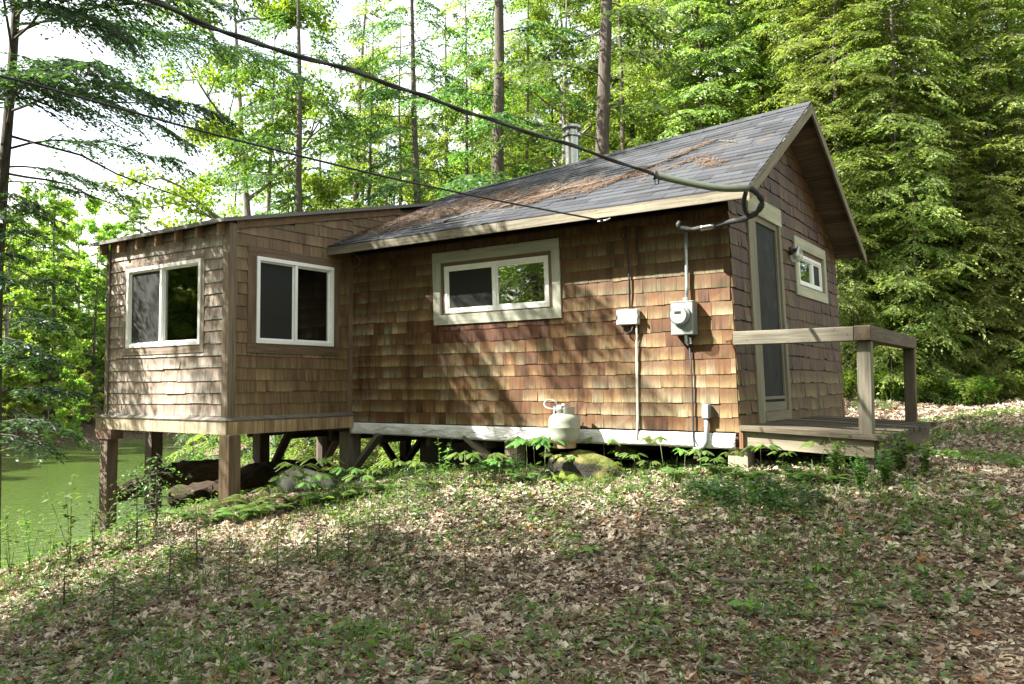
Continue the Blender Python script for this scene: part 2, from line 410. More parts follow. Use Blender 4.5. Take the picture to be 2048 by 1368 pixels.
def shingle_wall(mb, frame, s0, s1, z0, ztop, holes, expo, palette, wr=(.07, .19), shear=0, zwav=.006, thick=.012, stagger=.006):
    """courses of single shingles; frame(s, z, out) -> xyz; ztop(s) trims the top; holes = rects in s, z"""
    zmax = max(ztop(s0), ztop(s1), ztop((s0+s1)/2)); k = 0; z = z0
    while z < zmax-.02:
        s = s0-RN.uniform(0, .1); w0 = RN.uniform(0, 6)
        while s < s1:
            w = RN.uniform(*wr); a, b = max(s, s0)+.0012, min(s+w, s1)-.0012; s += w
            if b-a < .02: continue
            zb = z+RN.normal(0, stagger*.5)+zwav*math.sin(1.1*a+w0); zt = z+expo*1.02
            top = min(ztop(a), ztop(b))
            if zb > top-.02: continue
            zt = min(zt, top)
            pieces = [(a, b, zb, zt)]
            for h in holes:
                nx = []
                for (pa, pb, pc, pd) in pieces:
                    if pb <= h[0] or pa >= h[1] or pd <= h[2] or pc >= h[3]: nx.append((pa, pb, pc, pd)); continue
                    if pa < h[0]: nx.append((pa, h[0], pc, pd))
                    if pb > h[1]: nx.append((h[1], pb, pc, pd))
                    ia, ib = max(pa, h[0]), min(pb, h[1])
                    if pc < h[2]: nx.append((ia, ib, pc, h[2]))
                    if pd > h[3]: nx.append((ia, ib, h[3], pd))
                pieces = nx
            col = palette(.5*(a+b), z, k); oz = RN.uniform(0, 50); ox = RN.uniform(0, 50)
            curl = abs(RN.normal(0, .0025)); twist = RN.normal(0, .002)
            for (pa, pb, pc, pd) in pieces:
                if pb-pa < .008 or pd-pc < .008: continue
                th = thick+curl
                P = [frame(pa, pc, th+twist), frame(pb, pc, th-twist), frame(pb, pd, .0035), frame(pa, pd, .0035),
                     frame(pa, pc, -.004), frame(pb, pc, -.004), frame(pb, pd, -.004), frame(pa, pd, -.004)]
                P = np.array(P)
                if shear: P[:, 0] -= shear*P[:, 2]
                vv = lambda zz: (zz-z)/expo
                lc = [(pc+oz, pa+ox, vv(pc)), (pc+oz, pb+ox, vv(pc)), (pd+oz, pb+ox, vv(pd)), (pd+oz, pa+ox, vv(pd))]*2
                mb.add(P, [(0, 1, 2, 3), (0, 4, 5, 1), (1, 5, 6, 2), (4, 0, 3, 7)], col, lc)
        z += expo; k += 1

def blotch(seed):
    r = np.random.default_rng(seed); ph = r.uniform(0, 6.28, 8); f = r.uniform(1.2, 5, 8); d = r.uniform(0, 6.28, 8)
    return lambda s, z: float(np.mean([math.sin(ff*(s*math.cos(dd)+1.3*z*math.sin(dd))+p) for ff, dd, p in zip(f, d, ph)])*2)
_b1, _b2 = blotch(3), blotch(9)
def pal_main(s, z, k):
    v = _b1(s, z)+RN.normal(0, .5)
    if v > .95: c = np.array((.085, .043, .02))
    elif v > .45: c = np.array((.175, .098, .042))
    elif v > -.25: c = np.array((.24, .168, .083))
    elif v > -.9: c = np.array((.225, .183, .112))
    else: c = np.array((.29, .235, .15))
    if R1[0]-.1 < s < R1[1]+.1 and R1[2]-.28 < z < R1[2]-.05 and RN.random() < .75: c = np.array((.085, .032, .018))
    if RN.random() < .03: c = np.array((.27, .225, .15))
    if z > 1.3: c = c*.42+np.array((.105, .088, .042))*.55  # upper courses darkened in colour to stand for the shade there
    return np.clip(c*np.array((.97, .97, .9))*(1+RN.normal(0, .19)), .01, .8)
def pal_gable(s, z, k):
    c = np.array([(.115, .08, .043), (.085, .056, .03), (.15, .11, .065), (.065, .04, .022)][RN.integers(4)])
    if z < .56: c = np.array((.22, .185, .105))  # light on the lower courses put into a paler colour
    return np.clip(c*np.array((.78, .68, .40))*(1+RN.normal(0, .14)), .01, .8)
def pal_sun(s, z, k):
    c = np.array([(.30, .27, .225), (.265, .235, .19), (.33, .30, .25)][RN.integers(3)]); return np.clip(c*(1+RN.normal(0, .09)), .01, .8)
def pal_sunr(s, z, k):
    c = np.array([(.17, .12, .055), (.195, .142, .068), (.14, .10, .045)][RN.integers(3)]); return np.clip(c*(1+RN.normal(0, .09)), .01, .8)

def wall_core(mb, frame_box, s0, s1, z0, z1, holes):
    """sheathing behind the shingles with real openings; frame_box(sa, sb, za, zb)"""
    ss = sorted({s0, s1, *[h[0] for h in holes], *[h[1] for h in holes]})
    for a, b in zip(ss[:-1], ss[1:]):
        hs = sorted([(h[2], h[3]) for h in holes if h[0] < .5*(a+b) < h[1]])
        z = z0
        for c, d in hs:
            if c > z: frame_box(mb, a, b, z, c)
            z = d
        if z < z1: frame_box(mb, a, b, z, z1)

CORE = (.09, .06, .04)
# main front wall (y = 0)
wall = MB()
wall_core(wall, lambda m, a, b, c, d: m.box((a, .004, c), (b, .1, d), CORE, shear=K), XL, -.004, -.02, 2.16, [(R1[0]+.09, R1[1]-.09, R1[2]+.09, R1[3]-.1)])
wo = wall.build('wall', M['darkwood'], cabin)
sh = MB()
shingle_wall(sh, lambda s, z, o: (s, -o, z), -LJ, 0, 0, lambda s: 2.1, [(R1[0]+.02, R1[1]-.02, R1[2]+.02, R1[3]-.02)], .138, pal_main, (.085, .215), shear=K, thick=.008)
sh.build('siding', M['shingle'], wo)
# gable wall (x = 0)
wall = MB()
wall_core(wall, lambda m, a, b, c, d: m.box((-.1, a, c), (-.004, b, d), CORE, shear=K), .11, WD, -.02, 2.36, [(R5[0]+.1, R5[1]-.07, R5[2]+.09, R5[3]-.17), (R4[0]+.1, R4[1]-.1, R4[2]+.1, R4[3]-.13)])
V = [(-.004, -.0+.11, 2.36), (-.004, WD, 2.36), (-.004, 2, 3.5), (-.1, .11, 2.36), (-.1, WD, 2.36), (-.1, 2, 3.5)]
V = np.array(V); V[:, 0] -= K*V[:, 2]
wall.add(V, [(0, 1, 2), (3, 5, 4), (0, 2, 5, 3), (1, 4, 5, 2), (0, 3, 4, 1)], CORE)
wo = wall.build('gable_wall', M['darkwood'], cabin)
sh = MB()
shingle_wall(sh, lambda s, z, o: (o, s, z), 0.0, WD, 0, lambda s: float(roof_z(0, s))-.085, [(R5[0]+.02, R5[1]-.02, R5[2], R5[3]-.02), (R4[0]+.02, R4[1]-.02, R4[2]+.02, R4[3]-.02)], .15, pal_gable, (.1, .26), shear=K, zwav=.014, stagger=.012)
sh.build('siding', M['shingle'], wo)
# rear and far walls, floor, attic lid
rw = MB()
rw.box((XL, WD-.1, -.02), (-.1, WD, 2.2), CORE, shear=K); rw.box((XL-.0, .1, -.02), (XL+.1, WD-.1, 2.2), CORE, shear=K)
V = np.array([(XL, .0, 2.2), (XL, WD, 2.2), (XL, 2, 3.0), (XL+.1, 0, 2.2), (XL+.1, WD, 2.2), (XL+.1, 2, 3.0)]); V[:, 0] -= K*V[:, 2]
rw.add(V, [(0, 1, 2), (3, 5, 4), (0, 2, 5, 3), (1, 4, 5, 2), (0, 3, 4, 1)], CORE)
rw.build('rear_wall', M['darkwood'], cabin)
fl = MB(); fl.box((XL, .02, -.13), (-.02, WD-.02, -.025), (.08, .06, .045)); 
for i in range(9): fl.box((XL+.3+i*.85, .05, -.27), (XL+.35+i*.85, WD-.05, -.135), (.07, .05, .035))
fl.build('floor_frame', M['darkwood'], cabin)

# white plastic film stapled along the sill
n = 90; xs = np.linspace(-5.09, -.03, n); zs = np.linspace(0, -.15, 7)
X, Zg = np.meshgrid(xs, zs, indexing='ij')
by = np.zeros_like(X)
for f, a in ((2.3, .012), (6.1, .008), (13, .006), (21, .003)): by += a*np.sin(f*X+9*Zg*math.sin(f)+f)
Yg = -.016-np.abs(by)-.012*np.sin((Zg/-.15)*3.14); Zg2 = Zg-.012-.01*np.sin(1.7*X)*(-Zg/.15)
V = np.stack([X, Yg, Zg2], -1).reshape(-1, 3); i = np.arange(n*7).reshape(n, 7)
F = np.stack([i[:-1, :-1], i[1:, :-1], i[1:, 1:], i[:-1, 1:]], -1).reshape(-1, 4)
o = mesh_np('plastic_film', V, F, mat=M['film'], parent=cabin, smooth=True)
o.modifiers.new('s', 'SOLIDIFY').thickness = .003
o['label'] = 'wrinkled white plastic film along the base of the wall'

# sunroom walls
def sun_ztop(y): return shed_z(y)-.06
wall = MB()
wall_core(wall, lambda m, a, b, c, d: m.box((a, -DS+.004, c), (b, -DS+.1, d), CORE), -LJ-WS, -LJ, .1, 2.298, [(R3[0]+.02, R3[1]-.02, R3[2]+.02, R3[3]-.02)])
wo = wall.build('sunroom_front_wall', M['darkwood'], cabin)
sh = MB()
shingle_wall(sh, lambda s, z, o: (s, -DS-o, z), -LJ-WS+.05, -LJ-.085, .115, lambda s: 2.285, [(R3[0]-.06, R3[1]+.06, R3[2]-.09, R3[3]+.05)], .138, pal_sun, (.15, .42), zwav=.01, thick=.015)
sh.build('siding', M['shingle_grey'], wo)
tr = MB(); tr.box((-LJ-.085, -DS-.03, .115), (-LJ, -DS-.002, 2.28), (.2, .16, .115)); tr.build('corner_board', M['board'], wo)
tr = MB(); tr.box((-LJ-WS-.02, -DS-.03, .115), (-LJ-WS+.05, -DS-.002, 2.2), (.16, .13, .10)); tr.build('corner_board', M['board'], wo)
wall = MB()
def rb(m, a, b, c, d):
    x0, x1 = -LJ-.1, -LJ-.004
    if d > 2.0:                                            # sloping top under the shed roof
        V = np.array([(x, y, z) for x in (x0, x1) for y, z in ((a, c), (b, c), (b, sun_ztop(b)), (a, sun_ztop(a)))])
        m.add(V, [(0, 3, 2, 1), (4, 5, 6, 7), (0, 1, 5, 4), (1, 2, 6, 5), (2, 3, 7, 6), (3, 0, 4, 7)], CORE)
    else: m.box((x0, a, c), (x1, b, d), CORE)
wall_core(wall, rb, -DS+.1, 1.4, .1, 2.2, [(R2[0]+.02, R2[1]-.02, R2[2]+.02, R2[3]-.02)])
wo = wall.build('sunroom_side_wall', M['darkwood'], cabin)
sh = MB()
shingle_wall(sh, lambda s, z, o: (-LJ+o, s, z), -DS+.07, -.0, .115, lambda s: sun_ztop(s), [(R2[0]-.12, R2[1]+.1, R2[2]-.11, R2[3]+.11)], .138, pal_sunr, (.12, .4), zwav=.006)
shingle_wall(sh, lambda s, z, o: (-LJ+o, s, z), -.0, 1.4, 2.0, lambda s: sun_ztop(s), [], .138, pal_sunr, (.12, .4))
sh.build('siding', M['shingle_grey'], wo)
tr = MB(); tr.box((-LJ+.001, -DS-.032, .114), (-LJ+.028, -DS+.07, 2.28), (.19, .145, .10)); tr.build('corner_board', M['board'], wo)
tr = MB(); tr.box((-LJ+.002, -.075, .115), (-LJ+.022, -.005, 2.12), (.19, .13, .085))
tr.build('corner_board', M['board'], wo)
sl = MB(); sl.box((-LJ-WS, -DS, .1), (-LJ-WS+.1, .0, 2.25), CORE); sl.build('sunroom_end_wall', M['darkwood'], cabin)
sf = MB(); sf.box((-LJ-WS+.1, -DS+.1, .06), (-LJ-.1, .0, .12), (.12, .09, .06)); sf.build('sunroom_floor', M['interior'], cabin)
# flared skirt ledge and skirt board
sk = MB()
def quadbox(P, t, col, grain_dir=0):
    P = np.array(P, float); nrm = np.cross(P[1]-P[0], P[3]-P[0]); nrm /= np.linalg.norm(nrm)
    V = np.concatenate([P, P-nrm*t]); L2 = np.stack([V@((P[1]-P[0])/np.linalg.norm(P[1]-P[0])), V@((P[3]-P[0])/np.linalg.norm(P[3]-P[0])), V@nrm], 1)
    if grain_dir: L2 = L2[:, [1, 0, 2]]
    sk.add(V, [(0, 1, 2, 3), (4, 7, 6, 5), (0, 4, 5, 1), (1, 5, 6, 2), (2, 6, 7, 3), (3, 7, 4, 0)], col, L2)
e = .07
quadbox([(-LJ-WS-.16, -DS-.085, .085), (-LJ+e, -DS-.085, .085), (-LJ-.0, -DS-.008, .125), (-LJ-WS-.02, -DS-.008, .125)], .02, (.20, .18, .15))
quadbox([(-LJ+e+.015, -DS-.085, .085), (-LJ+e+.015, -.02, .085), (-LJ+.006, -.02, .125), (-LJ+.006, -DS-.008, .125)], .02, (.17, .15, .12))
sk.build('skirt_ledge', M['board'], cabin)
sk = MB()
x = -LJ-WS-.14
while x < -LJ+.05:
    w = RN.uniform(.1, .24); x2 = min(x+w, -LJ+.055)
    sk.box((x+.001, -DS-.07, -.07), (x2-.001, -DS-.05+RN.normal(0, .001), .082), np.array((.36, .30, .21))*RN.uniform(.8, 1.15), grain=2); x = x2
y = -DS-.05
while y < -.03:
    w = RN.uniform(.1, .24); y2 = min(y+w, -.02)
    sk.box((-LJ+.055, y+.001, -.075), (-LJ+.075+RN.normal(0, .001), y2-.001, .082), np.array((.33, .225, .125))*RN.uniform(.8, 1.15), grain=2); y = y2
sk.build('skirt_board', M['shingle_grey'] if False else M['board'], cabin)
jf = MB(); jf.box((-LJ-WS, -DS-.04, -.07), (-LJ+.05, -DS+.04, .06), (.07, .05, .035)); jf.box((-LJ-WS, -DS+.05, .0), (-LJ+.04, -.02, .055), (.06, .045, .03))
jf.build('sunroom_floor_frame', M['darkwood'], cabin)

# ---- roofs
def shingle_roof(x0, x1, y0, y1, zf, name, expo=.135, shear=K, parent=cabin, flip=1, dark=1.):
    mb = MB(); L = math.hypot(y1-y0, zf(0, y1)-zf(0, y0)); nc = int(L/expo)+1; k = 0
    for k in range(nc):
        ya = y0+(y1-y0)*k/nc; yb = y0+(y1-y0)*(k+1.06)/nc
        if flip > 0: yb = min(yb, y1)
        else: yb = max(yb, y1)
        x = x0-RN.uniform(0, .3)
        while x < x1:
            a, b = max(x, x0), min(x+.305, x1); x += .305
            if b-a < .02: continue
            wz = RN.normal(0, .0015); cl = np.array((.034, .037, .044))*RN.uniform(.65, 1.4)*dark
            P = []
            for xx, yy, up in ((a+.002, ya, .014), (b-.002, ya, .014), (b-.002, yb, .004), (a+.002, yb, .004)):
                P.append((xx, yy, zf(xx, yy)+up+wz+.004*math.sin(2.1*xx+k)*(up > .01)))
            P += [(p[0], p[1], p[2]-.012) for p in P]
            P = np.array(P, float)
            if shear: P[:, 0] -= shear*P[:, 2]
            F = [(0, 1, 2, 3), (0, 4, 5, 1), (1, 5, 6, 2), (4, 0, 3, 7)]
            if flip < 0: F = [f[::-1] for f in F]
            mb.add(P, F, cl)
    return mb.build(name, M['asphalt'], parent)
def slab(x0, x1, y0, y1, zf, t0, t1, shear=K, n=12):
    xs = np.linspace(x0, x1, n); mb = MB()
    for a, b in zip(xs[:-1], xs[1:]):
        V = np.array([(xx, yy, zf(xx, yy)-t) for t in (t0, t1) for xx, yy in ((a, y0), (b, y0), (b, y1), (a, y1))], float)
        if shear: V[:, 0] -= shear*V[:, 2]
        F = [(0, 1, 2, 3), (4, 7, 6, 5), (0, 4, 5, 1), (2, 6, 7, 3)]
        if a == x0: F.append((3, 7, 4, 0))
        if b == x1: F.append((1, 5, 6, 2))
        if y1 < y0: F = [f[::-1] for f in F]
        mb.add(V, F, (.11, .08, .055))
    return mb
OG = .35
roof = slab(-LJ-.02, OG-.02, -.41, 2., roof_z, .003, .03).build('roof', M['board'], cabin)
o = slab(XL-.2, OG-.02, 4.47, 2., roof_z, .003, .03).build('rear_roof', M['board'], cabin)
shingle_roof(-LJ-.02, OG, -.435, 2., roof_z, 'roof_shingles', parent=roof)
shingle_roof(XL-.2, OG, 4.49, 2., roof_z, 'roof_shingles', flip=-1, parent=o)
rc = MB()
xr = -5.05
while xr < OG:
    x2 = min(xr+.2, OG)
    for sgn in (-1, 1):
        P = np.array([(xr, 2-sgn*0, ridge_z(xr)+.026), (x2, 2, ridge_z(x2)+.022), (x2, 2+sgn*.13, roof_z(x2, 2+sgn*.13)+.02), (xr, 2+sgn*.13, roof_z(xr, 2+sgn*.13)+.024)], float)
        P = np.concatenate([P, P-np.array((0, 0, .01))]); P[:, 0] -= K*P[:, 2]
        F = [(0, 1, 2, 3), (3, 2, 6, 7), (0, 3, 7, 4), (1, 5, 6, 2)]
        rc.add(P, F if sgn > 0 else [f[::-1] for f in F], np.array((.04, .043, .05))*RN.uniform(.8, 1.2))
    xr = x2-.02 if x2 < OG else x2
rc.build('ridge_cap', M['asphalt'], roof)
# soffit boards of the gable overhang
so = MB(); ybs = np.linspace(-.40, 2, 19)
for a, b in zip(ybs[:-1], ybs[1:]):
    for mir in (0, 1):
        ya, yb = (a, b-.004) if not mir else (4.-a*1.04, 4.-(b-.004)*1.04+.0)
        if mir: ya, yb = 4.44-(a+.4)*2.44/2.4, 4.44-(b-.004+.4)*2.44/2.4
        V = np.array([(xx, yy, float(roof_z(xx, yy))-.032-t) for t in (0, .018+RN.uniform(0, .006)) for xx, yy in ((-.02, ya), (OG-.04, ya), (OG-.04, yb), (-.02, yb))])
        V[:, 0] -= K*V[:, 2]
        loc = V+RN.uniform(0, 30, 3)
        F = [(0, 1, 2, 3), (4, 7, 6, 5), (0, 4, 5, 1), (1, 5, 6, 2), (2, 6, 7, 3), (3, 7, 4, 0)]
        so.add(V, F if not mir else [f[::-1] for f in F], pick([(.12, .09, .06), (.10, .075, .05), (.145, .11, .075)]), loc)
so.build('soffit_boards', M['board'], roof)
# fascia along the front eave, rake boards on the gable
fa = MB()
xs = np.linspace(-LJ-.02, OG-.02, 6)
for a, b in ((-LJ-.02, -2.4), (-2.398, OG-.022)):
    V = np.array([(xx-K*2.15, yy, float(roof_z(xx, -.42))+zz) for xx in (a, b) for yy in (-.432, -.41) for zz in (-.105, -.006)])
    fa.add(V, [(0, 1, 3, 2), (4, 6, 7, 5), (0, 4, 5, 1), (2, 3, 7, 6), (0, 2, 6, 4), (1, 5, 7, 3)], (.185, .165, .12), V+RN.uniform(0, 9, 3))
fa.build('fascia', M['board'], roof)
rk = MB()
for ya, yb in ((-.43, 2.0), (4.49, 2.0)):
    for off, wz, th in ((0, .12, .025),):
        x0 = OG-.02
        A = np.array((x0, ya, float(roof_z(x0, ya)))); B = np.array((x0, yb, float(roof_z(x0, yb))))
        d = (B-A)/np.linalg.norm(B-A); u = np.cross((1, 0, 0), d); u = u if u[2] > 0 else -u
        V = np.array([p+np.array((xx, 0, 0))+u*0+np.array((0, 0, zz)) for p in (A, B) for xx in (0, th) for zz in (-.125, -.004)])
        V[:, 0] -= K*V[:, 2]
        L2 = np.stack([V@d, V[:, 0], V@u], 1)+RN.uniform(0, 9, 3)
        rk.add(V, [(0, 1, 3, 2), (4, 6, 7, 5), (0, 4, 5, 1), (2, 3, 7, 6), (0, 2, 6, 4), (1, 5, 7, 3)], (.2, .17, .115), L2)
rk.build('rake_board', M['board'], roof)
# frieze and rafter ends under the front eave
fz = MB(); n = 90; xs = np.linspace(-LJ+.03, -.01, n)                 # ragged board edge under the eave
zb = 2.05+np.repeat(RN.normal(0, .012, n//2), 2)
V = np.array([(x-K*z, y, z) for x, b in zip(xs, zb) for y, z in ((-.034, b), (-.034, 2.13), (-.014, b), (-.014, 2.13))])
F = [f for i in range(n-1) for f in ((4*i, 4*i+4, 4*i+5, 4*i+1), (4*i+2, 4*i+3, 4*i+7, 4*i+6), (4*i, 4*i+2, 4*i+6, 4*i+4))]
fz.add(V, F, (.11, .062, .034), V[:, [2, 0, 1]])
fz.build('frieze', M['board'], cabin)
for i in range(10):
    rt = MB(); x = -LJ+.3+i*.56
    V = np.array([(xx, yy, float(roof_z(x, yy))-zz) for xx in (x, x+.045) for yy in (-.405, .02) for zz in (.03, .115)])
    V[:, 0] -= K*V[:, 2]
    rt.add(V, [(0, 1, 3, 2), (4, 6, 7, 5), (0, 4, 5, 1), (2, 3, 7, 6), (0, 2, 6, 4), (1, 5, 7, 3)], (.15, .10, .065))
    rt.build('rafter_tail', M['board'], roof)
# sunroom shed roof
sz = lambda x, y: shed_z(y)
SX0, SX1 = -LJ-WS-.26, -LJ+.07
sroof = slab(SX0, SX1, -DS-.12, 1.62, sz, -.0, .028, shear=0, n=3).build('shed_roof', M['board'], cabin)
ed = MB()
for a, b in (((SX1, -DS-.13), (SX1, 1.63)),):
    V = np.array([(x, y, shed_z(y)+z) for x in (SX1, SX1+.012) for y in (-DS-.13, 1.63) for z in (-.03, .012)])
    ed.add(V, [(0, 1, 3, 2), (4, 6, 7, 5), (0, 4, 5, 1), (2, 3, 7, 6), (0, 2, 6, 4), (1, 5, 7, 3)], (.3, .3, .29))
ed.box((SX0, -DS-.145, shed_z(-DS-.13)-.03), (SX1+.012, -DS-.131, shed_z(-DS-.13)+.012), (.12, .12, .115))
ed.build('drip_edge', plain('dull metal edge', (.13, .125, .115), .6), sroof)
sg = MB()
nrow = 26
for k in range(nrow):
    ya = -DS-.13+(1.63+DS+.13)*k/nrow; yb = min(-DS-.13+(1.63+DS+.13)*(k+1.05)/nrow, 1.63); x = SX0-RN.uniform(0, .3)
    while x < SX1:
        a, b = max(x, SX0), min(x+.305, SX1); x += .305
        if b-a < .02: continue
        P = np.array([(a, ya, shed_z(ya)+.016), (b-.003, ya, shed_z(ya)+.016), (b-.003, yb, shed_z(yb)+.004), (a, yb, shed_z(yb)+.004)]); P = np.concatenate([P, P-np.array((0, 0, .01))])
        sg.add(P, [(0, 1, 2, 3), (0, 4, 5, 1), (1, 5, 6, 2), (4, 0, 3, 7)], np.array((.09, .093, .1))*RN.uniform(.75, 1.25))
sg.build('roof_shingles', M['asphalt'], sroof)
for i in range(7):
    x = -LJ-.02-i*.405-.03
    r = MB(); V = np.array([(xx, yy, shed_z(yy)-zz) for xx in (x-.045, x) for yy in (-DS-.11, -DS-.017) for zz in (.03, .165)])
    r.add(V, [(0, 1, 3, 2), (4, 6, 7, 5), (0, 4, 5, 1), (2, 3, 7, 6), (0, 2, 6, 4), (1, 5, 7, 3)], pick([(.2, .115, .065), (.23, .14, .08)])); r.build('rafter_tail', M['board'], sroof)
rb2 = MB(); V = np.array([(x, y, shed_z(y)-z) for x in (-LJ+.002, -LJ+.026) for y in (-DS+.07, .9) for z in (.03, .12)])
rb2.add(V, [(0, 1, 3, 2), (4, 6, 7, 5), (0, 4, 5, 1), (2, 3, 7, 6), (0, 2, 6, 4), (1, 5, 7, 3)], (.19, .12, .07)); rb2.build('rake_board', M['board'], sroof)

# ---- windows
def ring(mb, f, a, b, c, d, w, d0, d1, col, ws=None):
    """picture-frame of four butted boards in wall coordinates: f(s, z, depth)"""
    wl, wr_, wb, wt = ws or (w, w, w, w)
    for s0, s1, z0, z1, g in ((a, b, d-wt, d, 0), (a, b, c, c+wb, 0), (a, a+wl, c+wb, d-wt, 1), (b-wr_, b, c+wb, d-wt, 1)):
        fbox(mb, f, s0, s1, z0, z1, d0, d1, col, g)
def fbox(mb, f, s0, s1, z0, z1, d0, d1, col, g=0):
    P = np.array([f(s, z, dd) for s in (s0, s1) for z in (z0, z1) for dd in (d0, d1)])
    off = RN.uniform(0, 30, 3)
    L2 = np.array([((s, z, dd) if g == 0 else (z, s, dd)) for s in (s0, s1) for z in (z0, z1) for dd in (d0, d1)])+off
    F = [(0, 1, 3, 2), (4, 6, 7, 5), (0, 4, 5, 1), (2, 3, 7, 6), (0, 2, 6, 4), (1, 5, 7, 3)]
    mb.add(P, F, col, L2)

def slider(f, r, casing, cw, ccol, rebate, screen_first=True, cmat='paint', mull=.5, curtain=None, vw=.045, third=False):
    """two-light sliding window: vinyl frame, mullion, glass, insect screen, wooden casing"""
    a, b, c, d = r; wl, wr_, wb, wt = cw
    fr = MB(); ia, ib, ic, id_ = a+wl+rebate, b-wr_-rebate, c+wb+rebate*.3, d-wt-rebate*.8
    ring(fr, f, ia, ib, ic, id_, vw, -.035 if rebate else -.03, .006 if rebate else .03, (.82, .82, .8))
    m = ia+(ib-ia)*mull
    fbox(fr, f, m-vw*.45, m+vw*.45, ic+vw, id_-vw, -.03, .003 if rebate else .024, (.8, .8, .78), 1)
    ring(fr, f, ia+vw, m-vw*.45, ic+vw, id_-vw, .018, -.028, -.004, (.78, .78, .76))
    ring(fr, f, m+vw*.45, ib-vw, ic+vw, id_-vw, .022, -.028, -.008, (.78, .78, .76))
    w = fr.build('window', M['vinyl'], cabin, bevel=.003)
    gl = MB(); fbox(gl, f, ia+vw, ib-vw, ic+vw, id_-vw, -.024, -.020, (1, 1, 1)); gl.build('glass_pane', M['glass'], w)
    scn = MB()
    if screen_first: fbox(scn, f, ia+vw+.017, m-vw*.45-.017, ic+vw+.017, id_-vw-.017, -.0145, -.012, (.05, .05, .05))
    else: fbox(scn, f, m+vw*.45+.02, ib-vw-.02, ic+vw+.02, id_-vw-.02, -.0145, -.012, (.05, .05, .05))
    scn.build('insect_screen', M['screen'], w)
    if casing:
        cs = MB()
        if rebate: ring(cs, f, a+wl-.001, b-wr_+.001, c+wb-.001, d-wt+.001, rebate, -.05, -.004, (.17, .115, .075), ws=(rebate, rebate, rebate*.3, rebate*.8))
        ring(cs, f, a, b, c, d, 0, -.01, .026, ccol, ws=cw)
        cs.build('casing', M[cmat], w)
    if curtain is not None:
        cu = MB(); s0, s1 = curtain
        ns = 40; S = np.linspace(s0, s1, ns)
        V = np.array([f(s, z, -.12+.018*math.sin(s*55)+.01*math.sin(s*23)) for s in S for z in (ic-.05, id_+.05)])
        cu.add(V, [(2*i, 2*i+2, 2*i+3, 2*i+1) for i in range(ns-1)], (.5, .5, .48)); 
        co = cu.build('curtain', M['curtain'], w, smooth=True); co.modifiers.new('s', 'SOLIDIFY').thickness = .004
    return w
shr = lambda p: (p[0]-K*p[2], p[1], p[2])
f1 = lambda s, z, o: shr((s, -o, z)); f4 = lambda s, z, o: shr((o, s, z))
f2 = lambda s, z, o: (-LJ+o, s, z); f3 = lambda s, z, o: (s, -DS-o, z)
W1 = slider(f1, R1, True, (.105, .1, .115, .125), (.37, .37, .30), .055, mull=.5)
W1['label'] = 'wide low white slider in a thick pale painted casing'
W4 = slider(f4, R4, True, (.13, .11, .12, .13), (.40, .39, .29), .07, mull=.62, screen_first=False, vw=.04)
W4['label'] = 'small gable window in pale casing'
W2 = slider(f2, (R2[0]-.0, R2[1]+.0, R2[2], R2[3]), False, (0, 0, 0, 0), None, 0, mull=.49)
W2['label'] = 'shaded sunroom window facing the porch end'
W3 = slider(f3, R3, False, (0, 0, 0, 0), None, 0, mull=.48, curtain=(R3[0]+.03, -6.4))
W3['label'] = 'sunroom window facing the yard with a green reflection'
# plain wooden casings of the sunroom windows
cs = MB(); ring(cs, f2, R2[0]-.12, R2[1]+.1, R2[2]-.11, R2[3]+.11, .1, -.004, .018, (.15, .10, .065), ws=(.118, .098, .108, .108)); cs.build('casing', M['board'], W2)
cs = MB(); ring(cs, f3, R3[0]-.06, R3[1]+.06, R3[2]-.09, R3[3]+.05, .06, -.004, .018, (.24, .19, .145), ws=(.058, .058, .088, .048)); cs.build('casing', M['board'], W3)
po = MB(); po.beam((-LJ-.10, -.88, .8), (-LJ-.16, -.93, 2.0), .06, .03, (.34, .28, .2), up=(1, 0, 0)); po.build('inner_pole', M['board'], W2)

# ---- door in the gable wall
dr = MB(); ya, yb, za, zb = .746, 1.55, .17, 2.194
ring(dr, f4, ya, yb, za, zb, .05, -.04, .004, (.2, .18, .13), ws=(.05, .05, .09, .06))
fbox(dr, f4, ya+.05, yb-.05, za+.12, za+.15, -.03, .0, (.2, .18, .13))
door = dr.build('door', M['paint'], cabin)
door['label'] = 'narrow wooden screen door on the gable end'
ds = MB(); fbox(ds, f4, ya+.05, yb-.05, za+.15, zb-.06, -.022, -.016, (.05, .05, .05)); fbox(ds, f4, ya+.05, yb-.05, za+.09, za+.12, -.022, -.016, (.05, .05, .05)); ds.build('screen', M['screen'], door)
di = MB(); fbox(di, f4, ya-.02, yb+.02, za-.04, zb+.02, -.10, -.075, (.07, .055, .04)); di.build('inner_door', M['darkwood'], door)
dc = MB()
fbox(dc, f4, .52, ya-.004, .02, 2.195, -.01, .026, (.22, .2, .14), 1); fbox(dc, f4, yb+.004, 1.64, .05, 2.195, -.01, .026, (.2, .18, .12), 1)
fbox(dc, f4, .52, 1.66, 2.197, 2.39, -.01, .03, (.40, .39, .29)); fbox(dc, f4, ya-.02, yb+.02, .07, za-.004, -.06, .035, (.2, .17, .12))
dc.build('casing', M['paint'], door)
hd = MB(); hd.tube([shr((.012, ya+.014, z)) for z in (1.72, 1.80)], .007, 6, (.3, .3, .28)); hd.build('hinge', M['galv'], door); hd = MB(); hd.tube([shr((.012, ya+.014, z)) for z in (.62, .70)], .007, 6, (.3, .3, .28)); hd.build('hinge', M['galv'], door)
hn = MB(); p0 = np.array(shr((.03, yb-.03, 1.1))); hn.tube([p0, p0+(.03, 0, 0), p0+(.03, 0, -.12), p0+(0, 0, -.12)], .006, 6, (.3, .3, .3)); hn.build('handle', M['galv'], door)

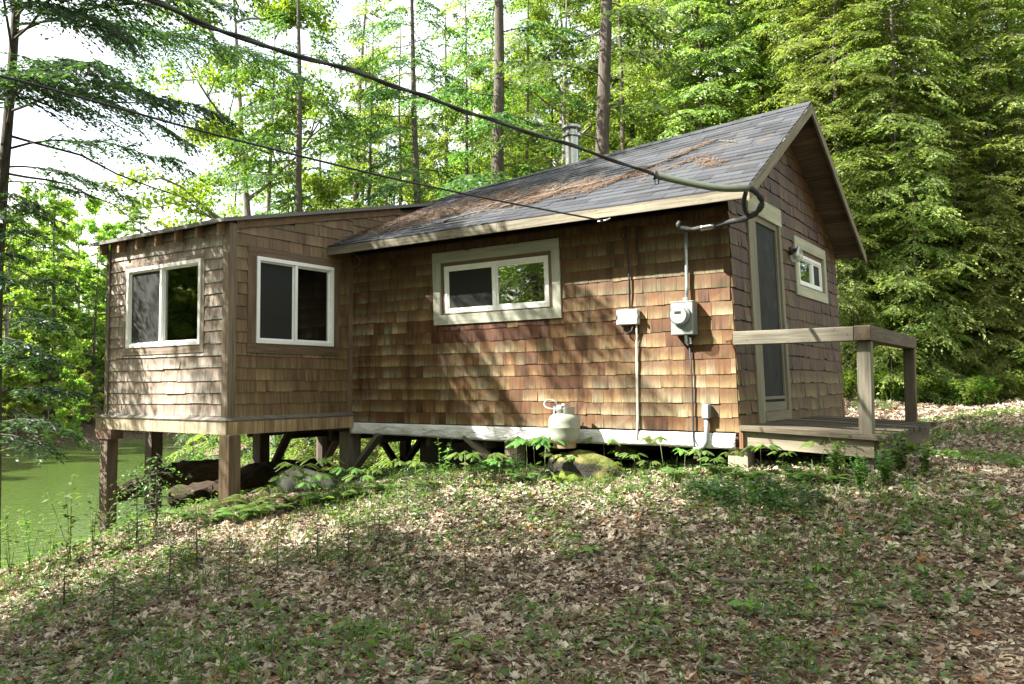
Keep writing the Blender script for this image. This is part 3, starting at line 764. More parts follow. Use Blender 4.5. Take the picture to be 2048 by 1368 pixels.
# ---- posts, braces and footing under the house
def post(x, y, zt, w, zb=None, d=None, col=None, rnd=False, lean=0):
    zb = h1(x, y)-.25 if zb is None else zb; m = MB()
    if rnd: m.tube([(x+lean*t, y, zb+(zt-zb)*t) for t in np.linspace(0, 1, 6)], [w*.55, w*.52, w*.5, w*.5, w*.49, w*.48], 12, col or (.2, .16, .12))
    else: m.box((x-w/2, y-(d or w)/2, zb), (x+w/2, y+(d or w)/2, zt), col or pick(GREY), grain=2)
    return m.build('post', M['board'], cabin, bevel=.004)
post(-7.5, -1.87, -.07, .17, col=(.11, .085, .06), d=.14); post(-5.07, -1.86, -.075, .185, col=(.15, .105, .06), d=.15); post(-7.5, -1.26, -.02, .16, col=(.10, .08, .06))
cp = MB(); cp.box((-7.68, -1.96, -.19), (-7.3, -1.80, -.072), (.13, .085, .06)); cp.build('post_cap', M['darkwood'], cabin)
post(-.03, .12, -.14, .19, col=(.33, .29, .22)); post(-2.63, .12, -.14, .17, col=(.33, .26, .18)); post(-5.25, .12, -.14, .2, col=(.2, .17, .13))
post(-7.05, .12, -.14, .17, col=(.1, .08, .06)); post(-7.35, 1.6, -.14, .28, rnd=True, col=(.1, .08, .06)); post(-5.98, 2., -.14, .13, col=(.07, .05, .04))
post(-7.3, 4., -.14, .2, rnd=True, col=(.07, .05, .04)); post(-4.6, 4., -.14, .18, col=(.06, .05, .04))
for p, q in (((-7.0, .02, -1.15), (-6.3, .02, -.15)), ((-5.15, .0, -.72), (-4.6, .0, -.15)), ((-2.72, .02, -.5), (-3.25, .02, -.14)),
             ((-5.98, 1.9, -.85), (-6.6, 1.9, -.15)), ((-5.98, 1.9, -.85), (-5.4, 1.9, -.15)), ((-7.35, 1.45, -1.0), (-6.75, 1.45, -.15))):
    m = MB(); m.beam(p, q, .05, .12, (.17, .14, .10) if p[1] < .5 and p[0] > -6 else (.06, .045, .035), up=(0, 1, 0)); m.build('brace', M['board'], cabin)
pr = MB(); pr.box((-5.6, 1.9, -1.5), (-4.25, 3.4, -.28), (.05, .045, .04)); pr.build('foundation_pier', M['old_block'], cabin)
bs = MB(); 
for i in range(3): bs.box((-4.5, WD-.14, -.28-.22*i-.21), (-.05, WD-.115, -.28-.22*i+.0), (.05, .04, .03))
bs.box((-4.5, WD-.13, -.3), (-.05, WD-.11, -.02), (.05, .04, .03))
for i in range(3): bs.box((-.12, .3, -.28-.2*i-.19), (-.10, WD-.15, -.28-.2*i), (.05, .04, .03))
bs.build('shade_boards', M['darkwood'], cabin)  # dark boards added to shut out daylight behind the underfloor gap

# ---- porch
porch = MB()
def deck_z(x): return .062-.055*max(x, 0)/1.24
ybd = np.linspace(-.07, 2.88, 17)
for k, (a, b) in enumerate(zip(ybd[:-1], ybd[1:])):
    xe = 1.27+RN.normal(0, .012); dz = RN.normal(0, .003)
    V = np.array([(x, y, deck_z(x)+z+dz) for x in (.02, xe) for y in (a+.003, b-.003) for z in (-.045, 0)])
    porch.add(V, [(0, 1, 3, 2), (4, 6, 7, 5), (0, 4, 5, 1), (2, 3, 7, 6), (0, 2, 6, 4), (1, 5, 7, 3)], pick([(.085, .068, .05), (.105, .085, .062), (.07, .056, .042)]) if k else (.14, .118, .082), V+RN.uniform(0, 30, 3))
porch = porch.build('porch', M['board'], cabin)
jm = MB()
V = np.array([(x, y, z) for x, zz in ((.05, (-.13, .012)), (1.17, (-.185, -.038))) for y in (-.02, .025) for z in zz])
jm.add(V, [(0, 1, 3, 2), (4, 6, 7, 5), (0, 4, 5, 1), (2, 3, 7, 6), (0, 2, 6, 4), (1, 5, 7, 3)], (.23, .20, .145), V+RN.uniform(0, 30, 3))
jm.build('skirt_board', M['board'], porch)
jm = MB(); jm.box((1.172, .0, -.19), (1.21, 2.85, -.04), (.15, .12, .09)); jm.box((.012, -.05, -.15), (.048, .05, .06), (.2, .1, .05)); jm.box((.02, 2.8, -.16), (1.17, 2.85, -.04), (.15, .12, .09))
for i in range(3): jm.box((.05, .6+i*.7, -.18), (1.165, .64+i*.7, -.045), (.1, .08, .06))
jm.build('joist', M['board'], porch)
pw = MB(); pw.box((1.04, .03, -.34), (1.155, .135, .815), (.185, .168, .128), grain=2); pw.build('porch_post', M['board'], porch, bevel=.004)
pw = MB(); pw.box((1.0, 2.6, -.5), (1.115, 2.71, .835), (.11, .088, .062), grain=2); pw.build('porch_post', M['board'], porch, bevel=.004)
pw = MB(); pw.box((-.03, -.045, .815), (1.035, .05, .942), (.185, .168, .128)); pw.build('handrail', M['board'], porch, bevel=.005)
pw = MB()
V = np.array([(x, y, z) for y, x0, z0 in ((-.05, 1.04, .818), (2.75, .985, .838)) for x in (x0, x0+.135) for z in (z0, z0+.13)])
pw.add(V, [(0, 2, 3, 1), (4, 5, 7, 6), (0, 1, 5, 4), (2, 6, 7, 3), (0, 4, 6, 2), (1, 3, 7, 5)], (.12, .09, .06), V[:, [1, 0, 2]]+3.3)
pw.build('handrail', M['board'], porch, bevel=.005)
fb = MB(); z0 = h1(1.1, .08); fb.box((.965, -.06, z0-.12), (1.24, .2, -.345), (.3, .28, .22), jit=.004); fo = fb.build('footing_block', M['block'], porch, bevel=.012)

# ---- stovepipe
sp = MB(); c0 = (-3.30, 2.6, 0)
sp.lathe([(.1, 3.1), (.1, 4.07)], 26, c0); stove = sp.build('stovepipe', M['steel'], roof, smooth=True)
cpz = MB(); cpz.lathe([(.103, 4.04), (.138, 4.045), (.14, 4.08), (.105, 4.085), (.09, 4.10), (.09, 4.155), (.138, 4.155), (.145, 4.165), (.145, 4.195), (.1, 4.215), (.0, 4.22)], 26, c0); cpz.build('cap', M['steel'], stove)

# ---- outside lamp on the gable
lp = empty('wall_lamp', shr((.03, 2.0, 1.98))); lp['label'] = 'small clear glass wall lamp between door and gable window'; lp['category'] = 'wall lamp'
q = np.array(shr((.014, 2.0, 1.98)))
m = MB(); m.lathe([(.0, 0), (.05, 0), (.05, .02), (.025, .035), (.025, .07), (.0, .075)], 16, q, (1, 0, 0), (.05, .05, .045)); m.build('base', M['rubber'], lp)
m = MB(); q2 = q+np.array((.085, 0, -.01)); m.lathe([(.022, .05), (.035, .03), (.065, -.02), (.072, -.07), (.05, -.12), (.0, -.135)], 18, q2, (.25, 0, 1), (.8, .8, .8)); m.build('globe', M['dome'], lp, smooth=True)
m = MB(); m.lathe([(.0, -.1), (.025, -.085), (.03, -.05), (.014, .0), (.012, .05)], 12, q2, (.25, 0, 1), (.8, .8, .8)); m.build('bulb', plain('lamp glass white', (.7, .7, .66), .3), lp, smooth=True)

# ------------------------------------------------------------------ service things on the wall
mt = empty('electric_meter', (-.5, -.02, .92)); tag(mt, 'grey electric meter box with round glass dial and conduit on the shingle wall', 'electric meter')
m = MB(); m.box((-.613, -.135, .926), (-.385, -.014, 1.246), (.4, .42, .42)); m.box((-.617, -.139, 1.236), (-.381, -.012, 1.252), (.4, .42, .42)); m.build('box', M['alu'], mt, bevel=.006)
m = MB(); m.lathe([(.093, 0), (.1, .012), (.1, .03), (.088, .036), (.0, .037)], 32, (-.508, -.135, 1.113), (0, -1, 0), (.5, .5, .5)); m.build('socket_ring', M['alu'], mt)
m = MB(); m.lathe([(.086, 0), (.086, .06), (.075, .085), (.05, .095), (.0, .097)], 32, (-.508, -.168, 1.113), (0, -1, 0), (.5, .5, .5)); m.build('glass_dome', M['dome'], mt, smooth=True)
m = MB(); m.lathe([(.078, 0), (.078, .03), (.0, .031)], 32, (-.508, -.17, 1.113), (0, -1, 0)); fp = m.build('dial_plate', plain('meter face', (.58, .58, .53), .6), mt)
m = MB(); m.box((-.545, -.2035, 1.125), (-.475, -.2015, 1.15), (.03, .03, .03))
m.build('display', M['rubber'], mt)
m = MB(); m.tube([(-.482, -.045, 2.0), (-.480, -.04, 1.7), (-.478, -.045, 1.4), (-.48, -.06, 1.245)], .018, 12, (.4, .42, .42)); m.tube([(-.48, -.06, 1.245), (-.48, -.06, 1.29)], .03, 12); m.build('conduit', M['galv'], mt, smooth=True)
m = MB(); m.tube([(-.49, -.06, .925), (-.485, -.06, .86), (-.47, -.05, .83)], [.022, .02, .012], 8, (.3, .3, .3)); m.tube([(-.45, -.06, .9), (-.44, -.06, .84)], .012, 8); m.build('gland', M['galv'], mt)
m = MB(); m.tube([(-.47, -.03, .85), (-.45, -.03, .55), (-.445, -.03, .2), (-.44, -.045, -.05), (-.42, -.06, -.145), (-.38, -.05, -.17)], .008, 6); m.build('cable', M['rubber'], mt, smooth=True)

jb = empty('conduit_box', (-.3, -.02, -.1)); tag(jb, 'small grey junction box on a bent conduit low on the wall near the corner', 'junction box')
m = MB(); m.box((-.336, -.085, .125), (-.268, -.014, .262), (.36, .39, .4)); m.build('box', M['grey_plastic'], jb, bevel=.005)
m = MB(); m.tube([(-.302, -.05, .125), (-.303, -.05, -.02), (-.305, -.055, -.09), (-.33, -.06, -.14), (-.38, -.06, -.165), (-.43, -.05, -.17)], .023, 12); m.build('conduit', M['grey_plastic'], jb, smooth=True)

ph = empty('telephone_box', (-1.11, -.02, 1.05)); tag(ph, 'flat grey telephone junction box with dangling cable left of the meter', 'junction box')
m = MB(); m.box((-1.228, -.085, 1.055), (-.995, -.014, 1.21), (.5, .51, .5)); m.box((-1.236, -.075, 1.065), (-.987, -.05, 1.2), (.45, .46, .45)); m.build('box', plain('pale grey plastic', (.5, .51, .5), .4, dirt=.15), ph, bevel=.008)
m = MB(); m.box((-1.235, -.095, 1.12), (-1.225, -.05, 1.15), (.4, .4, .4)); m.build('latch', M['grey_plastic'], ph); m = MB(); m.box((-.997, -.095, 1.12), (-.984, -.05, 1.15), (.4, .4, .4)); m.build('latch', M['grey_plastic'], ph)
m = MB(); m.tube([(-1.1, -.03, 1.22), (-1.105, -.03, 1.6), (-1.13, -.03, 1.95), (-1.14, -.035, 2.06)], .009, 6); m.tube([(-1.17, -.03, 2.03), (-1.19, -.04, 1.96), (-1.16, -.04, 1.93), (-1.14, -.03, 1.99)], .008, 6); m.build('drop_wire', M['rubber'], ph, smooth=True)
m = MB(); m.tube([(-1.17, -.05, 1.06), (-1.165, -.06, 1.0), (-1.12, -.07, .965), (-1.07, -.06, .99), (-1.05, -.05, 1.06)], .009, 6); m.build('cable_loop', M['rubber'], ph, smooth=True)
m = MB(); m.tube([(-1.02, -.05, 1.06), (-1.025, -.03, .9), (-1.03, -.022, .5), (-1.028, -.024, .1), (-1.035, -.04, -.02), (-1.03, -.045, -.1)], .008, 6, (.5, .48, .42)); m.tube([(-1.035, -.03, .9), (-1.045, -.022, .5), (-1.04, -.024, .1), (-1.045, -.04, -.02)], .005, 6); m.build('ground_wire', plain('pale wire', (.55, .52, .45), .6), ph, smooth=True)

def spline(P, n=40):
    P = np.asarray(P, float); t = np.linspace(0, len(P)-1, n); out = []
    for a in t:
        i = min(int(a), len(P)-2); u = a-i
        p0, p1, p2, p3 = P[max(i-1, 0)], P[i], P[i+1], P[min(i+2, len(P)-1)]
        out.append(.5*((2*p1)+(-p0+p2)*u+(2*p0-5*p1+4*p2-p3)*u*u+(-p0+3*p1-3*p2+p3)*u**3))
    return np.array(out)
# electric service drop: twisted black cable, grey green sleeve, taped tail round the corner
sd = empty('service_cable', (-.03, -.3, 2.0)); tag(sd, 'thick black electric service cable sagging down to the cabin corner in a grey green sleeve', 'power cable')
p_sp = at_depth(1310, 350, 7.15)
path = [at_depth(-560, -330, 2.6), at_depth(-60, -115, 3.5), at_depth(290, -3, 4.2), at_depth(480, 76, 4.65), at_depth(700, 141, 5.25), at_depth(860, 197, 5.7), at_depth(1000, 246, 6.15), at_depth(1160, 297, 6.65), p_sp]
S = spline(path, 90); m = MB(); m.tube(S, .0125, 8)
tw = np.linspace(0, 150, 90); T = np.gradient(S, axis=0); T /= np.linalg.norm(T, axis=1)[:, None]
a1 = np.cross(T, (0, 0, 1)); a1 /= np.linalg.norm(a1, axis=1)[:, None]; b1 = np.cross(a1, T)
S2 = spline(S+.013*(np.cos(tw*.35)[:, None]*a1+np.sin(tw*.35)[:, None]*b1), 240); m.tube(S2, .009, 6)
m.build('cable', M['rubber'], sd, smooth=True)
p_c = at_depth(1500, 376, 6.92)
m = MB(); S = spline([p_sp, at_depth(1370, 364, 7.1), at_depth(1440, 376, 7.0), p_c], 24); m.tube(S, .031, 14); m.build('sleeve', M['duct'], sd, smooth=True)
m = MB(); m.tube([p_sp+(S[1]-S[0])*-.25, p_sp+(S[1]-S[0])*.25], .043, 10); m.tube(spline([p_sp+(0, 0, -.03), p_sp+(.0, 0, -.075), p_sp+(.03, 0, -.08), p_sp+(.035, 0, -.03)], 10), .006, 6); m.build('clamp', M['rubber'], sd, smooth=True)
loop = spline([p_c, at_depth(1516, 388, 6.92), at_depth(1524, 404, 6.95), at_depth(1516, 422, 7.0), at_depth(1500, 433, 7.1), at_depth(1480, 440, 7.3), at_depth(1462, 443, 7.42), at_depth(1440, 449, 7.52), at_depth(1405, 456, 7.6), at_depth(1376, 459, 7.66), at_depth(1358, 452, 7.68), at_depth(1360, 443, 7.68)], 70)
m = MB(); rr = .025+.003*np.sin(np.arange(70)*.9)+RN.uniform(-.003, .003, 70); m.tube(loop, rr, 10)
m.tube(spline([at_depth(1492, 384, 6.95), at_depth(1488, 400, 7.0), at_depth(1490, 420, 7.06), at_depth(1497, 431, 7.1)], 14), .02, 8)
m.build('taped_tail', M['rubber'], sd, smooth=True)
m = MB(); m.tube(loop[46:52], .03, 10, (.5, .5, .5)); m.build('metal_coupling', M['steel'], sd, smooth=True)
# telephone drop
tw_ = empty('telephone_cable', (-1.42, -.42, 2.17)); tag(tw_, 'thin telephone cable running from upper left to a hook under the eave', 'telephone cable')
ph_ = at_depth(1205, 441, 7.55)
m = MB(); m.tube(spline([at_depth(-420, 60, 4.4), at_depth(0, 152, 5.0), at_depth(190, 203, 5.3), at_depth(380, 256, 5.65), at_depth(600, 312, 6.1), at_depth(800, 360, 6.6), at_depth(1000, 402, 7.1), ph_], 60), .0085, 6); m.build('cable', M['rubber'], tw_, smooth=True)
m = MB(); m.tube([ph_+(-.05, 0, -.005), ph_+(.03, .01, .0), ph_+(.06, .04, .02)], .007, 6); m.build('hook', M['galv'], tw_)

# ------------------------------------------------------------------ gas bottle on its mossy boulder
def blob(name, c, r, mat, parent=None, seed=0, n=30, amp=.22, flat=None, col=(.2, .2, .2)):
    g = np.random.default_rng(seed); th = np.linspace(0, math.pi, n); phi = np.linspace(0, 2*math.pi, 2*n, endpoint=False)
    T, P = np.meshgrid(th, phi, indexing='ij'); D = np.stack([np.sin(T)*np.cos(P), np.sin(T)*np.sin(P), np.cos(T)], -1)
    f = np.ones_like(T)
    for k in range(16):
        d = g.normal(size=3); d /= np.linalg.norm(d); fr = g.uniform(1.5, 9); f += amp*np.sin(fr*(D@d)+g.uniform(0, 6))/fr
    V = np.asarray(c)+D*np.asarray(r)*f[..., None]
    if flat is not None: V[..., 2] = np.minimum(V[..., 2], flat+.02*np.sin(V[..., 0]*17)+.012*np.sin(V[..., 1]*23))
    i = np.arange(n*2*n).reshape(n, 2*n); j = np.roll(i, -1, 1)
    F = np.stack([i[:-1], i[1:], j[1:], j[:-1]], -1).reshape(-1, 4)
    V = V.reshape(-1, 3)
    return mesh_np(name, V, F, np.tile(col, (len(V), 1)), V, mat, parent, True)
def mossy_rock_mat():
    m, N, L, out = nt('mossy boulder')
    g = N('NewGeometry'); sx = N('SeparateXYZ'); L(g.outputs['Normal'], sx.inputs[0])
    n1 = N('TexNoise', Scale=9, Detail=7, Roughness=.7); L(g.outputs['Position'], n1.inputs['Vector'])
    rk = ramp(N, L, n1.outputs[0], [(.3, (.014, .013, .011)), (.7, (.06, .055, .045))])  # near-black rock: shadow on the boulder's front put into the colour
    ms = ramp(N, L, n1.outputs[0], [(.3, (.045, .06, .014)), (.5, (.12, .13, .035)), (.66, (.2, .15, .075))])
    ad = N('Math', _operation='MULTIPLY_ADD'); L(n1.outputs[0], ad.inputs[0]); ad.inputs[1].default_value = .7; L(sx.outputs[2], ad.inputs[2])
    a = mixc(N, L, ramp(N, L, ad.outputs[0], [(.78, 0.), (1.05, 1.)]), rk, ms)
    b = N('BsdfPrincipled', Roughness=.95); b.inputs['Specular IOR Level'].default_value = .1; L(a, b.inputs['Base Color'])
    bp = N('Bump', Strength=1., Distance=.03); L(n1.outputs[0], bp.inputs['Height']); L(bp.outputs[0], b.inputs['Normal']); L(b.outputs[0], out.inputs[0]); return m
M['rock'] = mossy_rock_mat()
TX, TY, TZ = -1.765, -.235, -.195
bo = blob('boulder', (-1.64, -.10, -.52), (.56, .36, .36), M['rock'], seed=5, flat=TZ+.0)
tag(bo, 'boulder coloured dark for its shaded front, with moss on its flat top beneath the gas bottle', 'boulder')
tk = empty('gas_bottle', (TX, TY, TZ)); tag(tk, 'dull white propane cylinder with rust at its foot standing by the wall', 'gas bottle')
m = MB(); R = .163
prof = [(.118, .0), (.12, .03), (.12, .045), (.14, .06), (R*.97, .095), (R, .13), (R, .205), (R+.003, .21), (R, .215), (R, .27), (R*.985, .295), (R*.9, .325), (R*.72, .345), (.07, .36), (.0, .364)]
a = 30; m.lathe(prof, a, (TX, TY, TZ), (0, 0, 1), (.46, .48, .43))
hh = (m.v[0][:, 2]-TZ); rust = np.clip((.12-hh)/.09, 0, 1)[:, None]
m.c[0] = np.array((.27, .285, .24))*(1-rust)+np.array((.27, .18, .12))*rust
m.build('shell', M['tank'], tk, smooth=True)
m = MB()
for a0, a1 in ((math.pi*.62, math.pi*1.30), (-math.pi*.36, math.pi*.33)):
    aa = np.linspace(a0, a1, 12); V = []
    for z, r in ((.335, .108), (.425, .104)):
        for rr in (r, r+.004): V += [(TX+rr*math.cos(t), TY+rr*math.sin(t), TZ+z) for t in aa]
    n = 12; idx = lambda i, j: i*n+j
    F = []
    for j in range(n-1): F += [(idx(0, j), idx(2, j), idx(2, j+1), idx(0, j+1)), (idx(1, j), idx(1, j+1), idx(3, j+1), idx(3, j)), (idx(2, j), idx(3, j), idx(3, j+1), idx(2, j+1))]
    F += [(idx(0, 0), idx(1, 0), idx(3, 0), idx(2, 0)), (idx(0, n-1), idx(2, n-1), idx(3, n-1), idx(1, n-1))]
    m.add(V, F, (.33, .33, .3))
m.build('collar', M['tank'], tk)
m = MB(); m.tube([(TX, TY, TZ+.35), (TX, TY, TZ+.42)], .018, 10); m.lathe([(.0, -.02), (.03, -.012), (.034, 0), (.03, .02), (.0, .028)], 14, (TX, TY, TZ+.43)); m.tube([(TX, TY-.02, TZ+.385), (TX-.07, TY-.02, TZ+.385), (TX-.11, TY-.01, TZ+.385)], .014, 8); m.build('valve', M['brass'], tk, smooth=True)
m = MB(); m.lathe([(.0, -.02), (.035, -.016), (.046, 0), (.04, .016), (.018, .024), (.0, .025)], 18, (TX-.015, TY-.075, TZ+.4), (0, -1, .15)); m.build('regulator', M['galv'], tk, smooth=True)
m = MB(); m.tube(spline([(TX-.05, TY-.07, TZ+.405), (TX-.13, TY-.05, TZ+.40), (TX-.23, TY-.0, TZ+.42), (TX-.26, TY+.03, TZ+.46), (TX-.22, TY+.06, TZ+.49), (TX-.15, TY+.07, TZ+.47), (TX-.12, TY+.10, TZ+.40), (TX-.125, TY+.2, TZ+.3)], 40), .0085, 8); m.build('hose', M['grey_plastic'], tk, smooth=True)
mc = blob('moss_cushion', on_ground(1130, 962)+(0, 0, .0), (.2, .15, .09), M['moss'], seed=8, amp=.15); tag(mc, 'round cushion of green moss on the leaf litter below the gas bottle', 'moss cushion')
# ------------------------------------------------------------------ camera, sun, sky
cam = bpy.data.cameras.new('camera'); co = bpy.data.objects.new('camera', cam); COL.objects.link(co); sc.camera = co
cam.sensor_width = 36; cam.sensor_fit = 'HORIZONTAL'; cam.lens = FPX/2048*36; cam.clip_start = .05; cam.clip_end = 3000
co.matrix_world = Matrix(((_r[0], _u[0], -_f[0], EYE[0]), (_r[1], _u[1], -_f[1], EYE[1]), (_r[2], _u[2], -_f[2], EYE[2]), (0, 0, 0, 1)))
SUN = np.array([-1., -.95, 1.25]); SUN /= np.linalg.norm(SUN)
sl_ = bpy.data.lights.new('sun', 'SUN'); sl_.energy = 5.; sl_.angle = math.radians(.55); sl_.color = (1, .95, .86)
so_ = bpy.data.objects.new('sun', sl_); COL.objects.link(so_); so_.rotation_euler = Vector(SUN).to_track_quat('Z', 'Y').to_euler()
wd = bpy.data.worlds.new('World'); sc.world = wd; wd.use_nodes = True; t = wd.node_tree
sky = t.nodes.new('ShaderNodeTexSky'); sky.sky_type = 'NISHITA'; sky.sun_disc = False
sky.sun_elevation = math.asin(SUN[2]); sky.sun_rotation = math.atan2(SUN[0], SUN[1]); sky.air_density = 1.; sky.dust_density = 3.5; sky.ozone_density = 1.
bg = t.nodes['Background']
# thin bright cloud over the whole sky: soft noise between the clear sky and white
tcw = t.nodes.new('ShaderNodeTexCoord'); nw = t.nodes.new('ShaderNodeTexNoise'); nw.inputs['Scale'].default_value = 2.2; nw.inputs['Detail'].default_value = 5
t.links.new(tcw.outputs['Generated'], nw.inputs['Vector'])
rw_ = t.nodes.new('ShaderNodeMapRange'); rw_.inputs[1].default_value = .35; rw_.inputs[2].default_value = .62; rw_.inputs[3].default_value = .1; rw_.inputs[4].default_value = .9; t.links.new(nw.outputs[0], rw_.inputs[0])
mw = t.nodes.new('ShaderNodeMix'); mw.data_type = 'RGBA'; mw.inputs[7].default_value = (5.3, 5.15, 4.6, 1)
t.links.new(rw_.outputs[0], mw.inputs[0]); t.links.new(sky.outputs[0], mw.inputs[6]); t.links.new(mw.outputs[2], bg.inputs[0]); bg.inputs[1].default_value = .105
sc.view_settings.view_transform = 'Standard'; sc.view_settings.look = 'None'; sc.view_settings.exposure = 2.33; sc.view_settings.gamma = 1
sc.render.engine = 'CYCLES'; sc.cycles.max_bounces = 8; sc.cycles.transparent_max_bounces = 12; sc.cycles.use_denoising = True
sc.cycles.sample_clamp_indirect = 6

# ------------------------------------------------------------------ foliage
def unit(v): return v/np.maximum(np.linalg.norm(v, axis=-1, keepdims=True), 1e-9)
def rhombs(P, D, Nn, ln, wd_, bend=0.):
    """rhombic leaves at P along D with normal Nn -> V, F (four corners each)"""
    S = unit(np.cross(D, Nn)); ln = np.broadcast_to(ln, len(P))[:, None]; w = np.broadcast_to(wd_, len(P))[:, None]
    mid = P+D*ln*.45
    V = np.stack([P, mid+S*w*.5+Nn*ln*bend, P+D*ln, mid-S*w*.5+Nn*ln*bend], 1).reshape(-1, 3)
    return V, np.arange(len(P)*4).reshape(-1, 4)

def limb_tubes(mb, segs, n=5):
    for P, r in segs: mb.tube(P, r, n, cap=False)

def hemlock(seed, H_, r0, z0, blen, nb, dens=1., lw=.028, ll=.085, cols=None, lean=(0, 0), droop=.32, bare=.0, side=None, top_taper=1., wood_n=4, spray=1., profile=None, base_z=-.4):
    """eastern hemlock: tapered trunk, long flat drooping boughs, each a fan of sprays"""
    g = np.random.default_rng(seed); mb = MB(); cr = (0, 0, 0)
    zz = np.linspace(base_z, H_, 14); tx = lean[0]*zz+.06*np.sin(zz*.5+seed)+.03*np.sin(zz*1.3+seed*3); ty = lean[1]*zz+.06*np.cos(zz*.45+seed)
    rr = r0*np.clip(1-(np.maximum(zz, 0)/H_)**1.15, .05, 1)*np.where(zz < .3, 1.25, 1)
    mb.tube(np.stack([tx, ty, zz], 1), rr, 10)
    B = []; Bd = []; Bl = []; Bn = []
    cols = cols or [(.055, .10, .03), (.075, .13, .038), (.04, .075, .028)]
    for i in range(nb):
        f = (i+g.uniform(0, 1))/nb; z = z0+(H_*.98-z0)*f
        az = i*2.39996+g.normal(0, .35)
        if side is not None and g.random() < .75: az = side+g.normal(0, .6)
        pr = (1-f)**.8*.9+.1 if profile is None else profile(f)
        L_ = blen*pr*g.uniform(.55, 1.1)
        d = np.array([math.cos(az), math.sin(az), 0]); k = 9
        tt = np.linspace(0, 1, k); up = g.uniform(-.12, .36); dr = droop*g.uniform(.6, 1.4)
        sw = g.normal(0, .12); perp = np.array([-d[1], d[0], 0])
        b0 = np.array([np.interp(z, zz, tx), np.interp(z, zz, ty), z])
        P = b0+d*L_*tt[:, None]+perp*(L_*sw*tt**2)[:, None]; P[:, 2] += L_*(up*tt-dr*tt**2)+g.normal(0, .01, k)*L_
        rb_ = max(.005, min(r0*.2, .006*L_+.005)); mb.tube(P, rb_*(1-.85*tt), wood_n, cap=False)
        if g.random() < bare: continue
        nb2 = max(4, int(L_*17*dens)); ts = np.sort(g.uniform(.12, 1., nb2)**.8)
        for j, t_ in enumerate(ts):
            p = np.array([np.interp(t_, tt, P[:, c]) for c in range(3)])
            tan = P[min(int(t_*(k-1))+1, k-1)]-P[int(t_*(k-1)) if t_ < 1 else k-2]; tan = tan/np.linalg.norm(tan)
            sgn = 1 if j % 2 else -1; ang = g.uniform(.55, 1.25)*sgn
            q = np.cross((0, 0, 1), tan); q /= max(np.linalg.norm(q), 1e-6)
            dd = tan*math.cos(ang)+q*math.sin(ang); dd[2] += g.normal(-.14, .12); dd /= np.linalg.norm(dd)
            l2 = (.34*L_*(1-t_)**.8*g.uniform(.5, 1.1)+g.uniform(.1, .3))*spray
            B.append(p); Bd.append(dd); Bl.append(l2); Bn.append(np.cross(tan, q))
        B.append(P[-1]); Bd.append(unit(P[-1]-P[-2])); Bl.append(.25*spray); Bn.append((0, 0, 1.))
    B = np.array(B); Bd = np.array(Bd); Bl = np.array(Bl); Bn = unit(np.array(Bn)+g.normal(0, .15, (len(B), 3)))
    cnt = np.maximum(3, (Bl/.032*dens**.3).astype(int)); tot = cnt.sum(); ix = np.repeat(np.arange(len(B)), cnt)
    loc = (np.arange(tot)-np.repeat(np.cumsum(cnt)-cnt, cnt)+g.uniform(0, 1, tot))/np.repeat(cnt, cnt)
    Pp = B[ix]+Bd[ix]*(Bl[ix]*loc)[:, None]; Pp[:, 2] -= .25*Bl[ix]*loc**2
    side_ = unit(np.cross(Bd[ix], Bn[ix])); sg = np.where(g.random(tot) < .5, -1, 1)
    a = g.uniform(.5, 1.1, tot)*sg
    D = unit(Bd[ix]*np.cos(a)[:, None]+side_*np.sin(a)[:, None]+np.array([0, 0, -.18])+g.normal(0, .16, (tot, 3)))
    Nn = unit(Bn[ix]+g.normal(0, .62, (tot, 3))); Nn = unit(Nn-D*(Nn*D).sum(1, keepdims=True))
    V, F = rhombs(Pp, D, Nn, ll*g.uniform(.6, 1.3, tot)*(1.15-.5*loc), lw*g.uniform(.7, 1.3, tot))
    cc = np.array(cols)[g.integers(0, len(cols), len(B))][ix]*g.uniform(.75, 1.3, (tot, 1))
    tip = (loc > .72)[:, None]*np.array([.035, .05, .0]); cc = cc+tip*g.uniform(0, 1, (tot, 1))
    return mb, V, F, np.repeat(cc, 4, 0)

